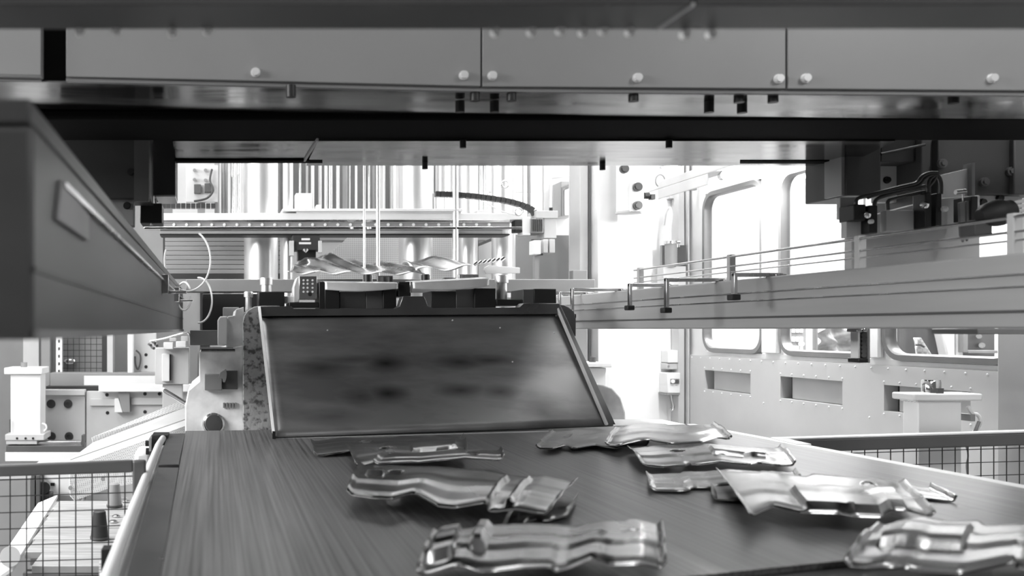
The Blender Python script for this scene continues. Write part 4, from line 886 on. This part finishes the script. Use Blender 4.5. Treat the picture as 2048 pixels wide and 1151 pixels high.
# ------------------------------------------------------------------ behind the windows
XQ = 4.6
def Q(px, py, X):
    return W(px, py, X*F/(px-VX))
t = T('tile_board', 'board of white square tiles seen in the middle window', 'board', Q(1588, 700, 4.7))
Yq = Q(1588, 690, 4.7).y
P(t, 'board_back', M['grey'], MB().pbox(1572, 640, 1612, 702, Yq, Yq+.03))
for r in range(3):
    for c in range(4): P(t, 'tile', M['white'], MB().pbox(1576+c*8, 655+r*18-(6 if r == 0 else 0), 1582.5+c*8, 665+r*18, Yq-.01, Yq), .002)
P(t, 'round_tile', M['white'], MB().cyl(W(1603,687,Yq), W(1603,687,Yq-.02), .022, n=16))
P(t, 'stand', M['grey'], MB().pbox(1588, 700, 1596, 1020, Yq+.01, Yq+.05))
def cloth(u, v):
    px = 1642+82*u; py = 712-60*v; p = W(px, py, 6.0+.25*u)
    p.y += .035*math.sin(u*13+v*4)+.02*math.sin(v*11-u*6); p.x += .012*math.sin(v*15+u*5); return p
t = T('draped_cloth', 'crumpled grey cloth hanging behind the middle window', 'cloth', W(1680, 712, 6.1))
shell('fabric', None, cloth, 40, 30, 'cloth', 'cloth', parent=t)
P(t, 'hanging_bar', M['grey'], MB().cyl(W(1630,650,6.0), W(1735,650,6.3), .012))
P(t, 'bar_stand', M['grey'], MB().cyl(W(1630,650,6.0), Vector((W(1630,650,6.0).x, 6.0, 0)), .015))
t = T('dark_cabinet', 'dark machine cabinet seen through the window above the pedestal', 'cabinet', W(1890, 720, 6.2))
P(t, 'cabinet_body', M['darkgrey'], MB().pbox(1800, 560, 1990, 1094, 6.3, 6.6), .006)
P(t, 'white_duct', M['white'], MB().prism([(1895,715),(1888,680),(1882,655),(1882,600),(1911,600),(1911,715)], 6.2, 6.28), .01)
P(t, 'white_panel', M['white'], MB().pbox(1912, 600, 1926, 720, 6.22, 6.3), .003)
P(t, 'screen_frame', M['grey'], MB().pbox(1926, 600, 1936, 704, 6.18, 6.3).pbox(1936, 700, 1996, 706, 6.18, 6.3), .003)
P(t, 'control', M['steel'], MB().cyl(W(1958,672,6.3), W(1958,672,6.27), .016).cyl(W(1964,690,6.3), W(1964,690,6.27), .018))
def wedge(u, v):
    x = (1833+(2 if v > .5 else 0))*(1-u)+(1866-24*v)*u; py = 712-37*v; p = W(x, py, 5.95); p.y += .05*math.sin(u*3.1); return p
t = T('checked_cloth', 'pale checked cloth wedge behind the window above the pedestal', 'cloth', W(1848, 712, 5.95))
shell('fabric', None, wedge, 12, 14, 'checked', 'cloth', parent=t)
P(t, 'dark_band', M['charcoal'], MB().prism([(1833,688),(1842,688),(1850,692),(1849,695),(1841,691),(1833,691)], 5.93, 5.94))
P(t, 'shelf', M['grey'], MB().pbox(1800, 712, 1900, 716, 5.8, 6.25))
ONE('pale_curtain', M['lightgrey'], MB().prism([(1779,1148),(1779,640),(1790,640),(1795,690),(1797,1148)], 5.6, 5.63), 'pale curtain edge at the left of the window above the pedestal', 'curtain', bev=.003)
# ------------------------------------------------------------------ left side behind the fence
YL = 7.3
t = T('pedestal', 'white pedestal on a slide rail at the far left', 'pedestal', W(50, 930, YL), 'capped pedestals')
P(t, 'column', M['white'], MB().pbox(21, 748, 81, 868, YL, YL+.22), .005)
P(t, 'cap', M['white'], MB().pbox(8, 735, 84, 748, YL-.03, YL+.28), .005)
P(t, 'pin', M['grey'], MB().cyl(W(48,735,YL+.1), W(48,724,YL+.1), .026))
P(t, 'foot', M['lightgrey'], MB().pbox(10, 868, 88, 880, YL-.05, YL+.25), .004)
P(t, 'clamp', M['lightgrey'], MB().pbox(12, 880, 74, 888, YL-.04, YL+.2), .003)
P(t, 'handle', M['white'], MB().tube(curve([W(84,846,YL), W(91,849,YL), W(93,856,YL), W(88,862,YL)]), .007))
P(t, 'rod', M['darkgrey'], MB().cyl(W(20,864,YL-.03), W(20,838,YL-.03), .005))
for x in (34, 51, 66): P(t, 'screw', M['black'], MB().cyl(W(x,876,YL-.05), W(x,876,YL-.056), .009, n=10))
t = T('slide_rail', 'steel slide rail on a white base under the far left pedestal', 'rail', W(90, 930, YL))
P(t, 'rail_bar', M['steel'], MB().pbox(30, 882, 163, 891, YL+.02, YL+.12), .004)
P(t, 'dark_base', M['darkgrey'], MB().pbox(12, 891, 164, 904, YL-.05, YL+.2), .003)
P(t, 'white_base', M['white'], MB().pbox(10, 904, 166, 922, YL-.06, YL+.22), .004)
P(t, 'end_stop', M['darkgrey'], MB().pbox(163, 870, 167, 893, YL, YL+.1))
P(t, 'plinth', M['lightgrey'], MB().pbox(22, 922, 160, 1030, YL, YL+.2), .004)
YM = 7.75
t = T('machine_plate', 'pale machine plate with four round dampers at the left', 'plate', W(126, 930, YM))
P(t, 'plate_body', M['lightgrey'], MB().pbox(78, 788, 170, 1000, YM, YM+.06), .003)
P(t, 'top_strip', M['lightgrey'], MB().pbox(80, 779, 169, 790, YM-.04, YM+.06), .003)
DP = MB().lathe((0,0,0), [(.036,0),(.034,.012),(.018,.014),(.018,.008),(.001,.008)], 20, (0,-1,0)).mesh('round_damper', M['charcoal'], 40)
for x, y in ((102,807),(136,807),(103,872),(138,872)): stud(t, 'round_damper', DP, W(x, y, YM))
t = T('machine_plate', 'pale machine plate with dark round holes and a stepped bracket', 'plate', W(265, 930, YM))
P(t, 'plate_body', M['lightgrey'], MB().pbox(173, 782, 392, 1000, YM, YM+.06), .003)
DK = MB().cyl((0,0,0), (0,-.003,0), .0145, n=18).mesh('dark_hole', M['black'], 0)
for x, y in ((214,789),(290,787),(319,787),(215,825),(290,823)): stud(t, 'dark_hole', DK, W(x, y, YM))
P(t, 'bar', M['lightgrey'], MB().pbox(180, 797, 230, 811, YM-.03, YM), .003)
P(t, 'bar', M['lightgrey'], MB().pbox(262, 795, 360, 809, YM-.03, YM), .003)
P(t, 'bracket', M['grey'], MB().prism([(236,784),(259,784),(260,824),(244,824)], YM-.08, YM-.0), .003)
P(t, 'bracket_flange', M['white'], MB().prism([(229,796),(237,796),(245,824),(229,824)], YM-.085, YM-.0), .002)
ONE('white_beam', M['white'], MB().pbox(197, 768, 385, 783, YM-.12, YM-.02), 'long white beam above the plate with round holes', 'beam', bev=.004)
ONE('grey_beam', M['grey'], MB().pbox(100, 745, 312, 772, 8.0, 8.2), 'grey cross beam with a bright sheet behind the left plates', 'beam', bev=.004)
ONE('bright_sheet', M['white'], MB().pbox(168, 751, 312, 770, 7.97, 7.99), 'bright white sheet fixed to the grey cross beam', 'sheet')
ONE('dark_sill', M['charcoal'], MB().pbox(92, 772, 205, 781, 7.9, 8.1), 'dark sill strip below the grey cross beam', 'sill')
ONE('grey_post', M['lightgrey'], MB().pbox(46, 560, 78, 994, 8.2, 8.4), 'pale upright post behind the far left pedestal', 'post', 'posts at the left', .004)
ONE('grey_post', M['grey'], MB().pbox(82, 560, 100, 782, 8.1, 8.25), 'grey upright post at the left of the mesh window', 'post', 'posts at the left', .004)
ONE('grey_post', M['lightgrey'], MB().pbox(214, 560, 226, 745, 8.1, 8.25), 'pale upright post at the right of the mesh window', 'post', 'posts at the left', .004)
ONE('grey_post', M['white'], MB().pbox(255, 600, 265, 746, 8.05, 8.2), 'narrow white upright left of the hose plate', 'post', 'posts at the left', .004)
t = T('slotted_post', 'slotted white upright at the left edge of the mesh window', 'post', W(118, 745, 8.15))
P(t, 'post_body', M['white'], MB().pbox(112, 560, 116, 745, 8.15, 8.2).pbox(120, 560, 124, 745, 8.15, 8.2))
for k in range(7): P(t, 'rung', M['white'], MB().pbox(116, 640+k*15, 120, 649+k*15, 8.15, 8.18))
t = T('mesh_window', 'dark mesh screen between the left posts', 'mesh', W(165, 745, 8.3))
P(t, 'backing', M['grey'], MB().pbox(100, 560, 216, 746, 8.45, 8.47))
for k in range(8): P(t, 'wire', M['wire'], MB().cyl(W(124+k*11.5,560,8.3), W(124+k*11.5,745,8.3), .003, n=6))
for k in range(9): P(t, 'wire', M['wire'], MB().cyl(W(122,640+k*12,8.3), W(206,640+k*12,8.3), .003, n=6))
P(t, 'dark_edge', M['charcoal'], MB().pbox(205, 560, 214, 745, 8.28, 8.34))
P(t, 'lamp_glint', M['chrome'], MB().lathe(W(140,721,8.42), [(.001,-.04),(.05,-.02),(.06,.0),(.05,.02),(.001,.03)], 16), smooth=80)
t = T('hose_plate', 'grey plate with bolts and a looped hose at the left', 'plate', W(288, 745, 8.1))
P(t, 'plate_body', M['lightgrey'], MB().pbox(266, 640, 312, 746, 8.2, 8.25))
for x, y in ((292,709),(292,733)): stud(t, 'dark_hole', DK, W(x, y, 8.2))
P(t, 'hose', M['darkgrey'], MB().tube(curve([W(272,700,8.17), W(280,708,8.17), W(281,722,8.17), W(276,738,8.17), W(271,728,8.17), W(270,712,8.17)]), .008))
t = T('piston_unit', 'pale piston unit with white fittings left of the die', 'machine', W(342, 760, 7.0))
P(t, 'rear_block', M['lightgrey'], MB().pbox(310, 695, 378, 768, 7.05, 7.25).pbox(325, 768, 365, 1048, 7.08, 7.2), .004)
P(t, 'slot_bar', M['white'], MB().pbox(324, 707, 339, 762, 7.0, 7.05), .004)
P(t, 'dark_slot', M['charcoal'], MB().pbox(339, 708, 342, 760, 7.03, 7.05))
P(t, 'top_block', M['white'], MB().pbox(327, 684, 346, 698, 6.95, 7.05), .004)
P(t, 'top_block', M['white'], MB().pbox(352, 682, 372, 694, 6.95, 7.05), .004)
P(t, 'top_block', M['lightgrey'], MB().pbox(339, 675, 352, 682, 7.0, 7.05).pbox(362, 672, 376, 682, 7.0, 7.05), .003)
P(t, 'pipe', M['chrome'], MB().tube(curve([W(300,682,6.95), W(330,676,6.95), W(366,666,6.95), W(378,668,6.95), W(380,690,6.95)]), .007))
for k, (x, y) in enumerate(((298,688),(304,694),(310,689),(306,684))): P(t, 'fitting', M['chrome'], MB().cyl(W(x,y,6.93), W(x+4,y+2,6.9), .011, n=10))
t = T('round_nozzle', 'polished pipe nozzle leaning against the die at the left', 'nozzle', W(360, 800, 5.6))
P(t, 'barrel', M['chrome'], MB().cyl(W(330,781,5.7), W(374,808,5.4), .014, n=16))
P(t, 'tip', M['white'], MB().cyl(W(327,779,5.72), W(330.5,781.3,5.7), .015, n=16))
# perforated chute guard
pg = T('perforated_guard', 'white perforated guard trough sloping down behind the left fence', 'guard', W(250, 960, 5.3))
def slab(pts, m, nm, t=.008):
    v = [W(*p) for p in pts]; n = (v[1]-v[0]).cross(v[2]-v[0]).normalized()*t; n = n if n.y > 0 else -n
    P(pg, nm, M[m], MB().extr(v, n))
slab([(183,874,5.9),(356,803,6.3),(374,806,6.3),(374,813,6.3),(186,884,5.9)], 'perforated', 'rear_wall')
slab([(140,918,5.3),(186,884,5.88),(374,813,6.28),(374,836,5.9)], 'lightgrey', 'trough_floor')
slab([(138,921,5.25),(374,838,5.88),(374,850,5.82),(139,934,5.2)], 'white', 'top_flange')
slab([(139,934,5.2),(374,850,5.82),(374,920,5.7),(300,960,5.5),(220,975,5.35),(150,1000,5.18),(141,990,5.18)], 'perforated', 'front_wall')
slab([(168,905,5.2),(374,878,5.75),(374,886,5.75),(172,915,5.2)], 'grey', 'fold_line', .004) if False else None
for x, y in ((141,975),(206,957)): P(pg, 'bolt', M['grey'], MB().cyl(W(x,y,5.18), W(x,y,5.15), .012, n=10))
# low table with planks and cones
ta = T('plank_table', 'low pale table of worn planks behind the left fence', 'table', (-.55, 4.4, 0))
zt = .55; ys = [3.62+.23*k for k in range(8)]
for k in range(6):
    xl0 = -.76 if k else -.70
    P(ta, 'plank', M['plank'], MB().box(xl0-.012*k, -.27, ys[k]+.005, ys[k+1]-.005, zt-.03, zt+random.uniform(-.002,.002)), .003)
P(ta, 'apron', M['grey'], MB().box(-.735, -.27, 3.63, 3.66, .30, zt-.031), .003)
P(ta, 'side_slope', M['white'], MB().extr([(-.77,3.63,zt-.004),(-.86,5.2,zt-.004),(-.97,5.2,zt-.05),(-.90,3.63,zt-.09)], (0,0,-.02)), .003)
for x in (-.7, -.32):
    for y in (3.72, 5.1): P(ta, 'leg', M['grey'], MB().box(x-.03, x+.03, y-.03, y+.03, 0, zt-.031))
P(ta, 'end_roller', M['white'], MB().cyl(W(20,1112,3.55), W(20,1112,3.9), .038, n=22))
for x, Y, h, r0, r1, m, lab in ((199, 4.08, .118, .038, .027, 'charcoal', 'dark tapered cone standing on the plank table, nearer one'), (229, 4.82, .115, .038, .027, 'grey', 'grey tapered cone standing on the plank table, farther one')):
    X = (x-VX)*Y/F; t = T('tapered_cone', lab, 'cone', (X, Y, zt), 'cones on the plank table')
    P(t, 'body', M[m], MB().lathe((X, Y, zt), [(r0, .012), (r1, h), (r1-.004, h+.003), (.001, h+.003)], 24))
    P(t, 'base_ring', M['darkgrey'], MB().lathe((X, Y, zt), [(r0+.003, .003), (r0+.003, .012), (.001, .012)], 24))
for i, (x, Y, r) in enumerate(((246,5.0,.03),(252,4.95,.022),(232,4.55,.02),(226,4.42,.022))):
    X = (x-VX)*Y/F
    ONE('bright_disc', M['steel'], MB().lathe((X, Y, zt+.003), [(r,0),(r,.006),(r*.6,.010),(.001,.010)], 18), ['large bright disc on the plank table behind the farther cone', 'bright disc right of the large one on the plank table', 'bright disc between the two cones', 'bright disc right of the nearer cone'][i], 'disc', 'bright discs on the table')
# machine foot at far left
t = T('grey_housing', 'grey machine housing behind the fence at the far left', 'housing', W(30, 1060, 5.4))
P(t, 'housing_body', M['grey'], MB().pbox(-60, 955, 62, 1230, 5.4, 5.8), .006)
P(t, 'dark_post', M['darkgrey'], MB().pbox(62, 945, 70, 1028, 5.38, 5.5).pbox(72, 950, 80, 1028, 5.36, 5.5), .003)
P(t, 'motor', M['black'], MB().cyl(W(88,975,5.4), W(88,975,5.6), .035, n=18).pbox(80, 990, 98, 1008, 5.4, 5.55), .003)
ONE('white_cabinet', M['white'], MB().pbox(66, 930, 150, 992, 5.7, 6.0), 'white cabinet with a small dark vent behind the fence', 'cabinet', bev=.005)
ONE('cabinet_vent', M['black'], MB().pbox(101, 965, 109, 971, 5.692, 5.698), 'small black vent on the white cabinet', 'vent')
ONE('dark_step', M['grey'], MB().pbox(88, 990, 160, 1002, 5.6, 5.75), 'grey step below the white cabinet', 'step')
